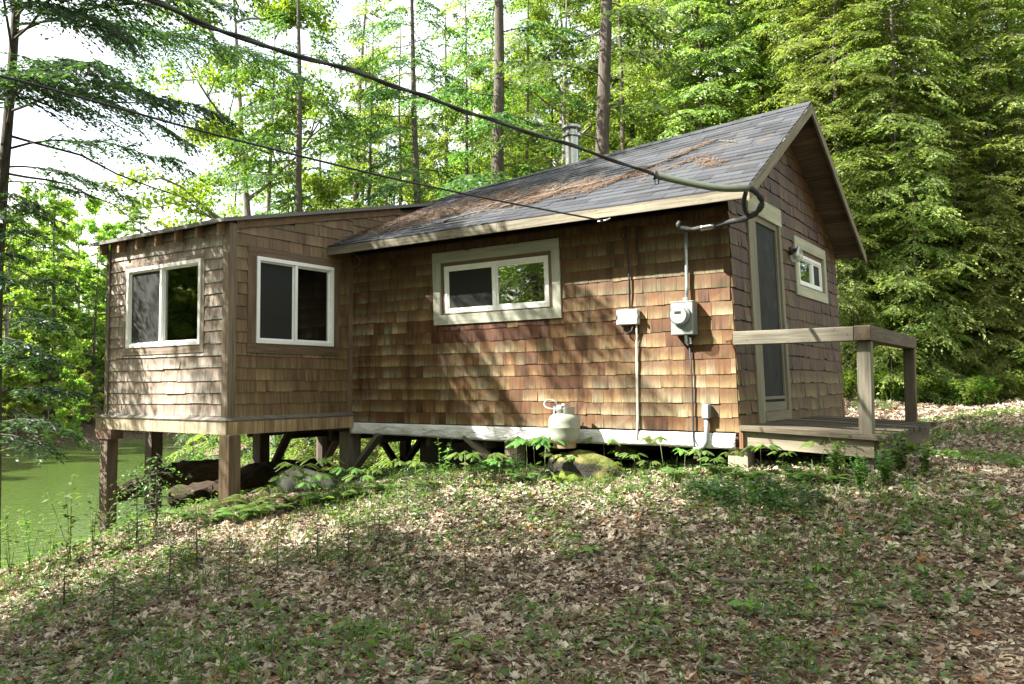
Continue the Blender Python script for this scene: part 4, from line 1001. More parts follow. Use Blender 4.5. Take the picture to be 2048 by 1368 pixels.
def broadleaf(seed, H_, r0, z0, spread, nl=9, leaf=.085, nleaf=9000, cols=None, lean=(0, 0), fork=False, wood_n=5):
    g = np.random.default_rng(seed); mb = MB()
    zz = np.linspace(-.4, H_*.92, 14); tx = lean[0]*zz+.09*np.sin(zz*.5+seed); ty = lean[1]*zz+.09*np.cos(zz*.45+seed*2)
    rr = r0*np.clip(1-(np.maximum(zz, 0)/H_)**1.1, .05, 1)*np.where(zz < .3, 1.3, 1)
    mb.tube(np.stack([tx, ty, zz], 1), rr, 10); tips = []
    cols = cols or [(.14, .21, .035), (.18, .25, .04), (.11, .17, .03)]
    def grow(p, d, L_, r, lvl):
        k = 6; P = [p]; dd = d
        for i in range(k-1):
            dd = unit(dd+g.normal(0, .16, 3)+np.array([0, 0, .05 if lvl == 0 else -.02])); P.append(P[-1]+dd*L_/(k-1))
        P = np.array(P); mb.tube(P, np.linspace(r, r*.35, k), wood_n if lvl < 2 else 3, cap=False)
        if lvl >= 2: tips.append(P); return
        for i in range(5 if lvl == 0 else 4):
            t_ = g.uniform(.3, 1.); q = P[min(int(t_*(k-1)), k-1)]
            nd = unit(dd+g.normal(0, .75, 3)*np.array([1, 1, .6])); grow(q, nd, L_*g.uniform(.4, .62), r*.45, lvl+1)
    for i in range(nl):
        z = z0+(H_*.9-z0)*(i+g.uniform(0, .9))/nl; az = i*2.4+g.normal(0, .3); el = g.uniform(.15, .7)
        f = (z-z0)/(H_-z0); d = np.array([math.cos(az)*math.cos(el), math.sin(az)*math.cos(el), math.sin(el)])
        p = np.array([np.interp(z, zz, tx), np.interp(z, zz, ty), z]); grow(p, d, spread*(1.05-.6*f)*g.uniform(.7, 1.1), r0*.42*(1-.6*f), 0)
    T_ = np.array(tips); ix = g.integers(0, len(T_), nleaf); s = g.uniform(.15, 1.1, nleaf); k = T_.shape[1]
    i0 = np.minimum((np.minimum(s, .999)*(k-1)).astype(int), k-2)
    Pp = T_[ix, i0]+(T_[ix, i0+1]-T_[ix, i0])*((s*(k-1))-i0)[:, None]+g.normal(0, .14, (nleaf, 3))*np.array([1, 1, .55])
    D = unit(g.normal(0, 1, (nleaf, 3))+np.array([0, 0, -.5])); Nn = unit(np.array([0, 0, 1.])+g.normal(0, .55, (nleaf, 3))); Nn = unit(Nn-D*(Nn*D).sum(1, keepdims=True))
    V, F = rhombs(Pp, D, Nn, leaf*g.uniform(.7, 1.35, nleaf), leaf*.75*g.uniform(.7, 1.2, nleaf), .08)
    cc = np.array(cols)[g.integers(0, len(cols), len(T_))][ix]*g.uniform(.75, 1.3, (nleaf, 1))
    return mb, V, F, np.repeat(cc, 4, 0)

def make_tree(name, data, bark, leaf, crown='crown'):
    mb, V, F, c = data
    root = empty(name); mb.build('trunk', M[bark], root, smooth=True); mesh_np(crown, V, F, c, None, M[leaf], root)
    return root
PROTO = {}
USED = set()
def plant(kind, x, y, label, group, cat='tree', rz=None, s=1., tilt=(0, 0), z=None, sz=None):
    src = PROTO[kind]
    if kind not in USED: o = src; USED.add(kind)
    else:
        o = src.copy(); COL.objects.link(o)
        for ch in src.children:
            c = ch.copy(); COL.objects.link(c); c.parent = o
            c.matrix_parent_inverse = ch.matrix_parent_inverse.copy()
    o.location = (x, y, h1(x, y) if z is None else z)
    if tilt == (0, 0) and cat == 'tree': tilt = (RN.normal(0, .022), RN.normal(0, .022))
    o.rotation_euler = (tilt[0], tilt[1], RN.uniform(0, 6.28) if rz is None else rz); o.scale = (s, s, sz or s)
    for k in ('label', 'group', 'category'):
        if k in o: del o[k]
    tag(o, label, cat, group); return o
def xy(u, d):
    p = at_depth(u, 765, d); return p[0], p[1]

DK = [(.06, .11, .036), (.085, .145, .045), (.048, .088, .033)]
LT = [(.18, .25, .07), (.215, .29, .082), (.135, .205, .06), (.2, .245, .066)]
def HT(name, *a, **k):
    PROTO[name] = make_tree('hemlock_tree', hemlock(*a, **k), 'bark', 'hemlock')
HT('hem_open', 21, 17, .15, 1.8, 3.4, 64, dens=1.15, cols=DK, bare=.1, ll=.11, lw=.042, spray=1.25)
HT('hem_open2', 22, 19, .18, 2.6, 2.8, 44, dens=1.1, cols=DK, bare=.12, droop=.4, ll=.11, lw=.042, spray=1.25)
HT('hem_open3', 23, 15, .10, 1.2, 2.7, 66, dens=1.1, cols=LT, bare=.08, ll=.11, lw=.042, spray=1.25)
pf = lambda f: .4+.6*(1-f)**.9
HT('hem_full', 31, 13, .12, .1, 2.9, 190, dens=.95, cols=LT, droop=.34, profile=pf, ll=.095, lw=.034, spray=1.15, bare=.05)
HT('hem_full2', 32, 11, .10, .1, 2.6, 170, dens=.95, cols=LT, droop=.42, profile=pf, ll=.095, lw=.034, spray=1.15, bare=.05)
HT('hem_full3', 33, 15, .15, .2, 3.3, 200, dens=.95, cols=LT, droop=.30, profile=pf, ll=.10, lw=.036, spray=1.15, bare=.05)
PROTO['sapling'] = make_tree('hemlock_sapling', hemlock(41, 3.2, .03, .15, 1.25, 60, dens=1.5, cols=LT, ll=.09, lw=.035, droop=.3), 'bark', 'hemlock')
PROTO['maple'] = make_tree('maple_tree', broadleaf(51, 16, .17, 3.0, 3.6, 12, nleaf=14000, leaf=.11), 'bark_grey', 'maple')
PROTO['maple2'] = make_tree('maple_tree', broadleaf(52, 14, .12, 1.5, 3.2, 13, nleaf=15000, leaf=.11), 'bark_grey', 'maple')
FARC = [(.23, .33, .06), (.27, .37, .07), (.18, .28, .05)]  # far leaves coloured brighter to stand for sun and haze on them
M['far_leaf'] = leaf_mat('sunlit far leaves', tfac=.55, tcol=(1.25, 1.35, .6))
PROTO['far'] = make_tree('broadleaf_tree', broadleaf(61, 17, .2, 1.0, 4.8, 12, leaf=.25, nleaf=17000, cols=FARC, wood_n=3), 'bark_grey', 'far_leaf')
PROTO['far2'] = make_tree('broadleaf_tree', broadleaf(62, 13, .16, .4, 4.4, 12, leaf=.24, nleaf=16000, cols=FARC, wood_n=3), 'bark_grey', 'far_leaf')
PROTO['far_con'] = make_tree('conifer_tree', hemlock(63, 18, .2, 1.0, 3.6, 60, dens=.7, ll=.3, lw=.12, cols=[(.08, .15, .04), (.11, .19, .05)], wood_n=3), 'bark', 'hemlock')
for k in PROTO.values(): print(k.name, [len(c.data.polygons) for c in k.children])

# the dark hemlock at the pond edge whose boughs hang into the picture
x, y = xy(-8, 10.6); z = h1(x, y)
def pt1(f):                                  # short dead-ish lower boughs, long ones at 5.5 to 9.5 m, an unseen long-boughed top shaped to shade the roof
    h = 1.9+(13.9-1.9)*f
    return .27 if h < 5.0 else (.27+.73*min(1, (h-5.0)/.9) if h < 9.6 else .72)
tt = hemlock(71, 14.2, .1, 1.9, 4.1, 78, dens=2.3, cols=[(.028, .055, .028), (.035, .068, .03), (.024, .045, .026)], ll=.085, lw=.026, lean=(.012, .008), droop=.26, bare=.12, side=.25, profile=pt1, wood_n=5)
r = make_tree('hemlock_tree', tt, 'bark', 'hemlock'); r.location = (x, y, z); tag(r, 'dark near hemlock at the pond edge with long drooping boughs', 'tree')

# individual trunks behind the cabin, from the pond side to the porch side
G_ = 'tall trees standing behind the cabin'
x, y = xy(565, 22); plant('maple', x, y, 'two-stemmed pale barked tree rising behind the sunroom roof', G_, s=1.05, tilt=(-.02, -.10), rz=1.)
x, y = xy(548, 22.8); plant('maple2', x, y, 'slender leaning pale stem beside the two-stemmed tree', G_, s=1.1, tilt=(0, -.05), rz=2.2)
x, y = xy(617, 20); plant('hem_open', x, y, 'straight dark hemlock trunk above the sunroom roof', G_, s=1.0)
x, y = xy(690, 28); plant('hem_open2', x, y, 'pale distant hemlock stem between the dark straight trunk and the thin one', G_)
x, y = xy(738, 24); plant('hem_open3', x, y, 'thin hemlock stem with bushy lower boughs above the left roof end', G_)
x, y = xy(858, 23); plant('hem_open', x, y, 'grey hemlock trunk above the sagging left end of the ridge', G_, s=1.05)
x, y = xy(948, 25); plant('hem_open3', x, y, 'thin hemlock stem just left of the forked trunk', G_)
x, y = xy(1006, 18.5); plant('hem_open2', x, y, 'large forked hemlock rising left of the stovepipe', G_, s=1.1)
x, y = xy(1142, 26); plant('maple', x, y, 'slim pale trunk directly behind the stovepipe', G_, s=.95)
x, y = xy(1097, 30); plant('hem_open3', x, y, 'faint far stem left of the stovepipe', G_, s=1.1)
x, y = xy(1214, 17.5); plant('hem_open2', x, y, 'thick straight reddish trunk right of the stovepipe', G_, s=1.15, rz=.7)
x, y = xy(1440, 24); plant('hem_open', x, y, 'dark hemlock trunk showing through pale boughs above the ridge', G_)
x, y = xy(1694, 21); plant('hem_full3', x, y, 'hemlock with a lit trunk beside the far eave of the gable', G_, s=.95, rz=.4)
# full hemlocks walling off the clearing
FG = 'full sunlit hemlocks along the edge of the clearing'
FL = 'pale green full hemlock with boughs to the ground in the dense stand behind the porch'
for u, d, k, s in ((1790, 20.5, 'hem_full2', 1.2), (1880, 21.5, 'hem_full', 1.1), (1985, 20.8, 'hem_full2', 1.2), (2090, 21.5, 'hem_full3', 1.), (1835, 24, 'hem_full3', 1.1), (1950, 25, 'hem_full', 1.25),
                   (1725, 23, 'hem_full3', 1.05), (1620, 22, 'hem_full', 1.15), (1530, 24, 'hem_full3', 1.15), (2200, 20, 'hem_full', 1.1), (2300, 23, 'hem_full3', 1.2), (2050, 26, 'hem_full3', 1.3), (1660, 27, 'hem_full', 1.35), (1430, 23.5, 'hem_full2', 1.35), (1340, 26, 'hem_full', 1.2), (1760, 28, 'hem_full3', 1.3), (2150, 28, 'hem_full', 1.4)):
    x, y = xy(u, d); plant(k, x, y, FL, FG, s=s)
for u, d, k, s in ((1715, 19.9, 'hem_full2', .55), (1765, 20.0, 'hem_full', .45), (1830, 19.6, 'hem_full2', .6), (1925, 19.9, 'hem_full', .55), (1990, 19.5, 'hem_full2', .5), (2055, 19.8, 'hem_full2', .65), (2130, 19.5, 'hem_full', .6), (1865, 20.1, 'hem_full', .45)):
    x, y = xy(u, d); plant(k, x, y, 'young bushy hemlock at the front of the dense stand behind the porch', 'young hemlocks at the clearing edge', s=s)
for i, (u, d, k, s) in enumerate(((400, 34, 'hem_open', .8), (520, 30, 'hem_open3', 1.), (585, 33, 'hem_open', .9), (655, 26, 'hem_open3', .95), (720, 33, 'hem_open', 1.), (815, 27, 'hem_open3', 1.05), (905, 29, 'hem_open', .95), (975, 32, 'hem_open3', 1.15), (1065, 25, 'hem_open3', 1.), (1185, 28, 'hem_open', 1.), (1260, 24, 'hem_open3', 1.1), (1310, 30, 'hem_open', 1.1))):
    x, y = xy(u, d); plant(k, x, y, 'slender feathery hemlock among the trunks behind the cabin', 'slender hemlocks behind the cabin', s=s)
BG = 'trees deeper in the wood behind the cabin'
for i, (u, d, k, s) in enumerate(((450, 30, 'hem_open3', 1.), (790, 33, 'maple2', 1.1), (1040, 36, 'maple2', 1.2), (1270, 29, 'hem_full3', 1.2), (1290, 36, 'maple2', 1.3), (1480, 32, 'maple', 1.3), (1590, 33, 'hem_full', 1.5), (1760, 31, 'hem_full3', 1.5), (1930, 31, 'hem_full', 1.5), (690, 42, 'far2', .8), (880, 44, 'far2', .95), (1130, 46, 'far2', 1.1), (560, 38, 'far2', .75), (790, 46, 'far', .9), (980, 40, 'far2', 1.05), (1060, 48, 'far', 1.1), (1200, 42, 'far2', 1.1), (1270, 46, 'far', 1.1), (1340, 40, 'far2', 1.2), (930, 30, 'maple2', 1.), (1110, 28, 'maple', .95), (650, 48, 'far', .8), (1400, 44, 'far', 1.2), (1500, 42, 'far2', 1.3))):
    x, y = xy(u, d); plant(k, x, y, {'h': 'green hemlock deep in the wood behind the nearer trunks', 'm': 'bright leafy broadleaf tree deep in the wood behind the nearer trunks', 'f': 'bright leafy broadleaf tree deep in the wood behind the nearer trunks'}[k[0]], BG, s=s)
# saplings seen beneath the floor and by the shore
SG = 'hemlock saplings on the bank behind the cabin'
for u, d, s in ((560, 17, .8), (600, 15.5, .62), (720, 17.5, .75), (790, 16.5, .6), (850, 18, .8), (670, 20, .9), (760, 21, 1.), (640, 18, .7), (520, 21, .7)):
    x, y = xy(u, d); plant('sapling', x, y, 'small green hemlock sapling on the bank seen beneath the cabin floor', SG, s=s)
# far shore
FS = 'trees on the far shore of the pond'
g2 = np.random.default_rng(5)
for i in range(64):
    f = g2.uniform(0, 1); y = -14+i*.95+g2.normal(0, .8); row = i % 4
    x = -50-.25*(y-15)-2.2-row*9-g2.uniform(0, 4)
    k = 'far_con' if g2.random() < .22 else ('far', 'far2')[i % 2]
    plant(k, x, y, 'sunlit yellow green broadleaf tree on the far shore of the pond' if k != 'far_con' else 'darker conifer on the far shore of the pond', FS, s=g2.uniform(.75, 1.05))
for i in range(30):
    y = -13+i*2.0+g2.normal(0, .5); x = -50-.25*(y-15)-.6-g2.uniform(0, 1.5)
    plant(('far', 'far2')[i % 2], x, y, 'low bright bush overhanging the water on the far shore', 'bushes on the far shore', s=g2.uniform(.22, .4))
for i in range(26):
    x, y = g2.uniform(-58, -24), g2.uniform(-52, -16)
    if h1(x, y) < WATER+.1: continue
    plant(('far', 'far2')[i % 2], x, y, 'tree on the wooded shore left of the view', 'trees around the clearing', s=g2.uniform(.8, 1.1))
for i in range(18):
    x, y = -40-g2.uniform(0, 18), -16-g2.uniform(0, 22)
    if h1(x, y) > WATER+.1: plant(('far', 'far2')[i % 2], x, y, 'tree on the wooded shore left of the view', 'trees around the clearing', s=g2.uniform(.9, 1.2))
# wood to the left of and behind the camera: gives the shade and the window reflections
OG_ = 'trees around the clearing'
_h = SUN[:2]/np.linalg.norm(SUN[:2])
def sp_(s_, p_): return _h[0]*s_+_h[1]*p_, _h[1]*s_-_h[0]*p_       # s towards the sun, p across it
for s_, p_, k, s in ((10, -3.0, 'hem_full3', 1.15), (13.5, -6.6, 'maple', 1.1), (13.5, -2.1, 'hem_full3', 1.2), (9, -8, 'hem_full3', 1.05), (11, -7.0, 'hem_full3', 1.2), (19, -2.7, 'hem_open', 1.3), (18, -4.6, 'hem_full3', 1.0), (12, -8.5, 'hem_full', 1.1), (19, -8, 'maple2', 1.2),
                     (8, -11, 'hem_full3', 1.), (14, -13, 'maple', 1.1), (21, -13, 'hem_full3', 1.2), (2, -14.5, 'hem_full', 1.1), (-4, -17, 'maple', 1.), (-10, -15, 'hem_full', 1.1), (26, -9, 'far', 1.1), (28, -16, 'far2', 1.2), (18, -19, 'far', 1.2), (0, 0, 'hem_full3', .95), (1, 0, 'hem_full2', 1.1), (2, 0, 'hem_full', 1.), (3, 0, 'hem_full3', 1.1), (4, 0, 'maple2', 1.)):
    x, y = sp_(s_, p_) if p_ else ((9.2, 3.2), (10, -2), (9, 8), (11.5, -7), (12, 4))[s_]  # trees right of the view are added to darken the gable
    plant(k, x, y, 'tree at the edge of the clearing outside the view', OG_, s=s)

# ------------------------------------------------------------------ leaf litter and ground cover
def leaf_template(seed):
    g = np.random.default_rng(seed); kind = seed % 3
    if kind == 0: th = np.array([0, 14, 30, 45, 62, 80, 100, 125, 150, 180]); rad = np.array([1, .62, .52, .92, .5, .5, .8, .42, .5, .2])      # maple
    elif kind == 1: th = np.array([0, 12, 24, 38, 55, 75, 100, 130, 155, 180]); rad = np.array([1, .7, .62, .8, .5, .6, .4, .48, .36, .3])        # oak
    else: th = np.array([0, 10, 25, 45, 70, 95, 120, 145, 165, 180]); rad = np.array([1, .82, .66, .56, .5, .48, .48, .52, .55, .5])           # beech
    th = np.concatenate([th, 360-th[-2:0:-1]]); rad = np.concatenate([rad, rad[-2:0:-1]])*g.uniform(.7, 1.15, 18)
    a = np.radians(th); V = np.stack([np.cos(a)*rad*.55, np.sin(a)*rad*.55, 0*a], 1); V = np.concatenate([[[0, 0, 0]], V])
    c1, c2, c3 = g.normal(0, .7), g.uniform(.1, 1.1)*g.choice([-1, 1]), g.normal(0, .5)
    V[:, 2] = c1*V[:, 0]**2+c2*V[:, 1]**2+c3*V[:, 0]*V[:, 1]+.06*g.normal(size=19)
    F = np.array([(0, 1+i, 1+(i+1) % 18) for i in range(18)])
    return V, F
LTPL = [leaf_template(i) for i in range(9)]
def view_points(n, dmin, dmax, g, power=1., margin=.72):
    d = (g.uniform(dmin**(power+1), dmax**(power+1), n))**(1/(power+1)); l = g.uniform(-1, 1, n)*(margin*d+.9)
    fx = np.array([-math.sin(YAW), math.cos(YAW)]); rx = np.array([math.cos(YAW), math.sin(YAW)])
    p = EYE[:2]+fx*d[:, None]+rx*l[:, None]; return p[:, 0], p[:, 1], d
def slope_n(x, y):
    e = .08; hx = (H(x+e, y)-H(x-e, y))/(2*e); hy = (H(x, y+e)-H(x, y-e))/(2*e)
    return unit(np.stack([-hx, -hy, np.ones_like(hx)], 1))
def noise2(x, y, seed, f=1.):
    g = np.random.default_rng(seed); o = 0*x
    for i in range(10):
        a = g.uniform(0, 6.28); k = f*math.exp(g.uniform(-.6, .9)); o = o+np.sin(k*(x*math.cos(a)+y*math.sin(a))+g.uniform(0, 6.28))
    return o/2.2
def under_cabin(x, y): return (x > -7.5) & (x < .0) & (y > .7) & (y < 4.2)
g = np.random.default_rng(77)
LC = np.array([(.44, .385, .29), (.34, .28, .2), (.52, .46, .365), (.13, .088, .065), (.20, .135, .09), (.33, .295, .24), (.33, .17, .085)])
LP_ = np.array([.22, .2, .12, .2, .13, .1, .03])
def scatter_leaves(name, n, dmin, dmax, size, lift, label, simple=False):
    x, y, d = view_points(n, dmin, dmax, g)
    h = H(x, y); keep = (h > WATER+.12) & ~under_cabin(x, y)
    path = noise2(x, y, 4, .5)+np.clip((x-1.2)*.9+(-y-3.2)*.35, -2, 2.2)       # barer, needle-covered ground towards the track
    keep &= g.random(n) > np.clip(.12+.27*path, 0, .66)
    x, y, h = x[keep], y[keep], h[keep]; n = len(x)
    if name == 'leaf_litter': print('litter', n)
    nz = unit(slope_n(x, y)+g.normal(0, .33, (n, 3))); a = g.uniform(0, 6.28, n)
    t1 = unit(np.cross(nz, np.stack([np.cos(a), np.sin(a), 0*a], 1))); t2 = np.cross(nz, t1)
    s = size*np.exp(np.clip(g.normal(0, .36, n), -1, .62)); P = np.stack([x, y, h+lift*g.uniform(.2, 1.5, n)], 1)
    cc = LC[g.choice(len(LC), n, p=LP_)]*g.uniform(.75, 1.2, (n, 1))
    Vs, Fs, Cs = [], [], []; off = 0; tp = g.integers(0, len(LTPL), n)
    for k, (TV, TF) in enumerate(LTPL):
        q = np.where(tp == k)[0]; m_ = len(q)
        if not m_: continue
        V = P[q][:, None]+s[q][:, None, None]*(TV[None, :, :1]*t1[q][:, None]+TV[None, :, 1:2]*t2[q][:, None]+TV[None, :, 2:]*nz[q][:, None])
        Vs.append(V.reshape(-1, 3)); Fs.append((TF[None]+(np.arange(m_)*19)[:, None, None]+off).reshape(-1, 3)); off += m_*19
        sh_ = np.ones((1, 19, 1)); sh_[0, 0, 0] = .88
        Cs.append((cc[q][:, None]*sh_).reshape(-1, 3))
    o = mesh_np(name, np.concatenate(Vs), np.concatenate(Fs), np.concatenate(Cs), None, M['litter']); tag(o, label, 'leaves', None, 'stuff')
scatter_leaves('leaf_litter', 80000, 3., 13.5, .076, .014, 'brown and grey fallen leaves carpeting the slope')
scatter_leaves('leaf_litter', 30000, 13.3, 24, .115, .02, 'fallen leaves on the far clearing and bank')

def stuff_leaves(name, n, dmin, dmax, seed, f, thr, per, lsize, hgt, cols, label, lw=.6, bias=None, up=.6, cat='plants', mat='herb'):
    """low ground cover: small tufts of leaves where a noise field is high"""
    x, y, d = view_points(n, dmin, dmax, g); h = H(x, y)
    v = noise2(x, y, seed, f)+(bias(x, y) if bias else 0); keep = (v > thr) & (h > WATER+.1) & ~under_cabin(x, y)
    x, y, h = x[keep], y[keep], h[keep]; n = len(x); ix = np.repeat(np.arange(n), per); N_ = n*per
    sc_ = np.exp(g.normal(0, .3, n))
    P = np.stack([x, y, h], 1)[ix]; P[:, :2] += g.normal(0, lsize*.7, (N_, 2)); P[:, 2] += hgt*sc_[ix]*g.uniform(.25, 1, N_)
    a = g.uniform(0, 6.28, N_); D = unit(np.stack([np.cos(a), np.sin(a), g.normal(up*.3, .3, N_)], 1))
    Nn = unit(np.array([0, 0, 1.])+g.normal(0, .3, (N_, 3))); Nn = unit(Nn-D*(Nn*D).sum(1, keepdims=True))
    V, F = rhombs(P, D, Nn, lsize*g.uniform(.6, 1.4, N_)*sc_[ix], lsize*lw*g.uniform(.7, 1.2, N_)*sc_[ix], .1)
    cc = np.array(cols)[g.integers(0, len(cols), N_)]*g.uniform(.7, 1.3, (N_, 1))
    o = mesh_np(name, V, F, np.repeat(cc, 4, 0), None, M[mat]); tag(o, label, cat, None, 'stuff')
near_cabin = lambda x, y: 2.4*np.exp(-((y+.55)/.55)**2)*(x > -4.8)*(x < 2.2)
porch_side = lambda x, y: -1.2+3.4*np.exp(-((y+.75)/.5)**2-((x-.4)/1.5)**2)
stuff_leaves('ground_cover', 22000, 3.0, 14, 12, 2.6, -.45, 5, .038, .055, [(.10, .18, .055), (.13, .21, .06), (.08, .15, .065)], 'small green plants scattered through the dead leaves', bias=lambda x, y: near_cabin(x, y)-1.*np.clip((x-.9)*.7+(-y-2.5)*.2, 0, 2)*(x > .2)-1.3*np.exp(-((x+3.7)/1.1)**2-((y+2.4)/.8)**2)+.5*(x < -5.2)+.35*np.clip((-x-1)*.4, 0, 1)*(y < -3.4))
stuff_leaves('ground_cover', 16000, 6, 9.5, 13, 1.3, .9, 10, .04, .12, [(.05, .11, .05), (.065, .14, .05), (.05, .115, .06)], 'dense dark green trailing plants in front of the porch', bias=porch_side)
def grass(name, n, dmin, dmax, seed, f, thr, per, L_, cols, label, bias=None):
    x, y, d = view_points(n, dmin, dmax, g); h = H(x, y); keep = (noise2(x, y, seed, f)+(bias(x, y) if bias else 0) > thr) & (h > WATER+.15) & ~under_cabin(x, y)
    x, y, h = x[keep], y[keep], h[keep]; n = len(x); ix = np.repeat(np.arange(n), per); N_ = n*per
    P = np.stack([x, y, h], 1)[ix]; P[:, :2] += g.normal(0, .03, (N_, 2))
    a = g.uniform(0, 6.28, N_); o1 = np.stack([np.cos(a), np.sin(a), 0*a], 1); l = L_*np.exp(g.normal(0, .35, N_)); ln = g.uniform(.15, .8, N_)
    w = np.cross(o1, (0, 0, 1.))*.0035
    m_ = P+o1*(l*ln*.4)[:, None]+np.array([0, 0, 1.])*(l*.6)[:, None]; t_ = P+o1*(l*ln)[:, None]+np.array([0, 0, 1.])*(l*(.9-.4*ln))[:, None]
    V = np.stack([P-w, P+w, m_+w*.8, m_-w*.8, t_], 1).reshape(-1, 3); b = (np.arange(N_)*5)[:, None]
    cc = np.array(cols)[g.integers(0, len(cols), N_)]*g.uniform(.7, 1.3, (N_, 1))
    o = mesh_np(name, V, [b+np.array([0, 1, 2, 3]), b+np.array([3, 2, 4])], np.repeat(cc, 5, 0), None, M['herb']); tag(o, label, 'grass', None, 'stuff')
GC = [(.07, .13, .035), (.09, .16, .04), (.12, .17, .06)]
grass('grass', 8000, 3.0, 12, 31, 2.0, .5, 6, .085, GC, 'thin tufts of grass among the dead leaves', lambda x, y: near_cabin(x, y)-.8*np.clip((x-.6)*.8, 0, 2))
grass('grass', 9000, 16.5, 21, 32, .6, -.2, 5, .2, [(.12, .2, .04), (.15, .23, .05)], 'bright grass and weeds at the far edge of the clearing', lambda x, y: np.where(x > -1.2, .4, -3))

# crumbled bits of leaf between the whole ones
n = 90000; x, y, d = view_points(n, 3., 10, g); h = H(x, y); k_ = (h > WATER+.15) & ~under_cabin(x, y); x, y, h = x[k_], y[k_], h[k_]; n = len(x)
a = g.uniform(0, 6.28, n); D = unit(np.stack([np.cos(a), np.sin(a), g.normal(0, .25, n)], 1)); Nn = unit(slope_n(x, y)+g.normal(0, .3, (n, 3))); Nn = unit(Nn-D*(Nn*D).sum(1, keepdims=True))
V, F = rhombs(np.stack([x, y, h+.008], 1), D, Nn, .036*np.exp(g.normal(0, .4, n)), .02*np.exp(g.normal(0, .4, n)), .12)
o = mesh_np('leaf_fragments', V, F, np.repeat(LC[g.choice(len(LC), n, p=LP_)]*g.uniform(.6, 1.05, (n, 1)), 4, 0), None, M['litter']); tag(o, 'crumbled bits of dead leaf covering the soil', 'leaves', None, 'stuff')
# pine-needle duff on the track: fine reddish slivers
n = 45000; x, y, d = view_points(n, 3., 8.5, g); pth = noise2(x, y, 4, .5)+np.clip((x-1.0)*.9+(-y-3.0)*.35, -2, 2.2); k_ = pth > -.1+g.normal(0, .5, n); x, y = x[k_], y[k_]; n = len(x)
a = g.uniform(0, 6.28, n); D = unit(np.stack([np.cos(a), np.sin(a), g.normal(0, .12, n)], 1)); Nn = np.tile([0, 0, 1.], (n, 1)); Nn = unit(Nn-D*(Nn*D).sum(1, keepdims=True))
V, F = rhombs(np.stack([x, y, H(x, y)+.012], 1), D, Nn, .07*g.uniform(.5, 1.4, n), .005)
o = mesh_np('needle_duff', V, F, np.repeat(np.array([(.30, .17, .10), (.24, .135, .085), (.38, .25, .16)])[g.integers(0, 3, n)], 4, 0), None, M['needle']); tag(o, 'reddish brown conifer needles on the worn track', 'needles', None, 'stuff')

# ---- individual plants
def herb(seed, hgt, n_leaf, ll, cols, whorl=True, drop=.25):
    """sarsaparilla-like: bare stem, three stalks, each with five drooping leaflets"""
    g_ = np.random.default_rng(seed); mb = MB(); P = []; D = []; Ls = []
    top = np.array([g_.normal(0, .05)*hgt, g_.normal(0, .05)*hgt, hgt]); mb.tube([(0, 0, -.05), top*.5+(0.01, 0, 0), top], [.005, .004, .003], 5, (.12, .13, .05))
    for i in range(3):
        az = i*2.1+g_.normal(0, .25); d = np.array([math.cos(az), math.sin(az), .35]); L1 = hgt*g_.uniform(.3, .5); e_ = top+d*L1
        mb.tube([top, top+d*L1*.6, e_], [.003, .0025, .002], 4, (.12, .15, .05))
        for j in range(n_leaf):
            b = az+(j-(n_leaf-1)/2)*(1.9/max(n_leaf-1, 1)); q = e_ if j in (n_leaf//2,) else e_-d*L1*.12*abs(j-n_leaf//2)
            P.append(q); D.append((math.cos(b), math.sin(b), -drop+g_.normal(0, .1))); Ls.append(ll*g_.uniform(.8, 1.2))
    P = np.array(P); D = unit(np.array(D)); n_ = len(P); Nn = unit(np.array([0, 0, 1.])+g_.normal(0, .15, (n_, 3))); Nn = unit(Nn-D*(Nn*D).sum(1, keepdims=True)); S = np.cross(D, Nn); Ls = np.array(Ls)[:, None]
    prof = [(0, .06), (.3, .34), (.6, .36), (.85, .16), (1., .01)]; V = []
    for t_, w in prof:
        c_ = P+D*Ls*t_+np.array([0, 0, -.22])*Ls*t_*t_
        V += [c_-S*Ls*w*.62-Nn*Ls*.03, c_+Nn*Ls*.025, c_+S*Ls*w*.62-Nn*Ls*.03]
    V = np.stack(V, 1).reshape(-1, 3); b = (np.arange(n_)*15)[:, None]; F = []
    for r_ in range(4):
        for c_ in range(2): F.append(b+np.array([r_*3+c_, r_*3+c_+1, (r_+1)*3+c_+1, (r_+1)*3+c_]))
    cc = np.array(cols)[g_.integers(0, len(cols), n_)]*g_.uniform(.85, 1.15, (n_, 1))
    return mb, V, np.concatenate(F), np.repeat(cc, 15, 0)
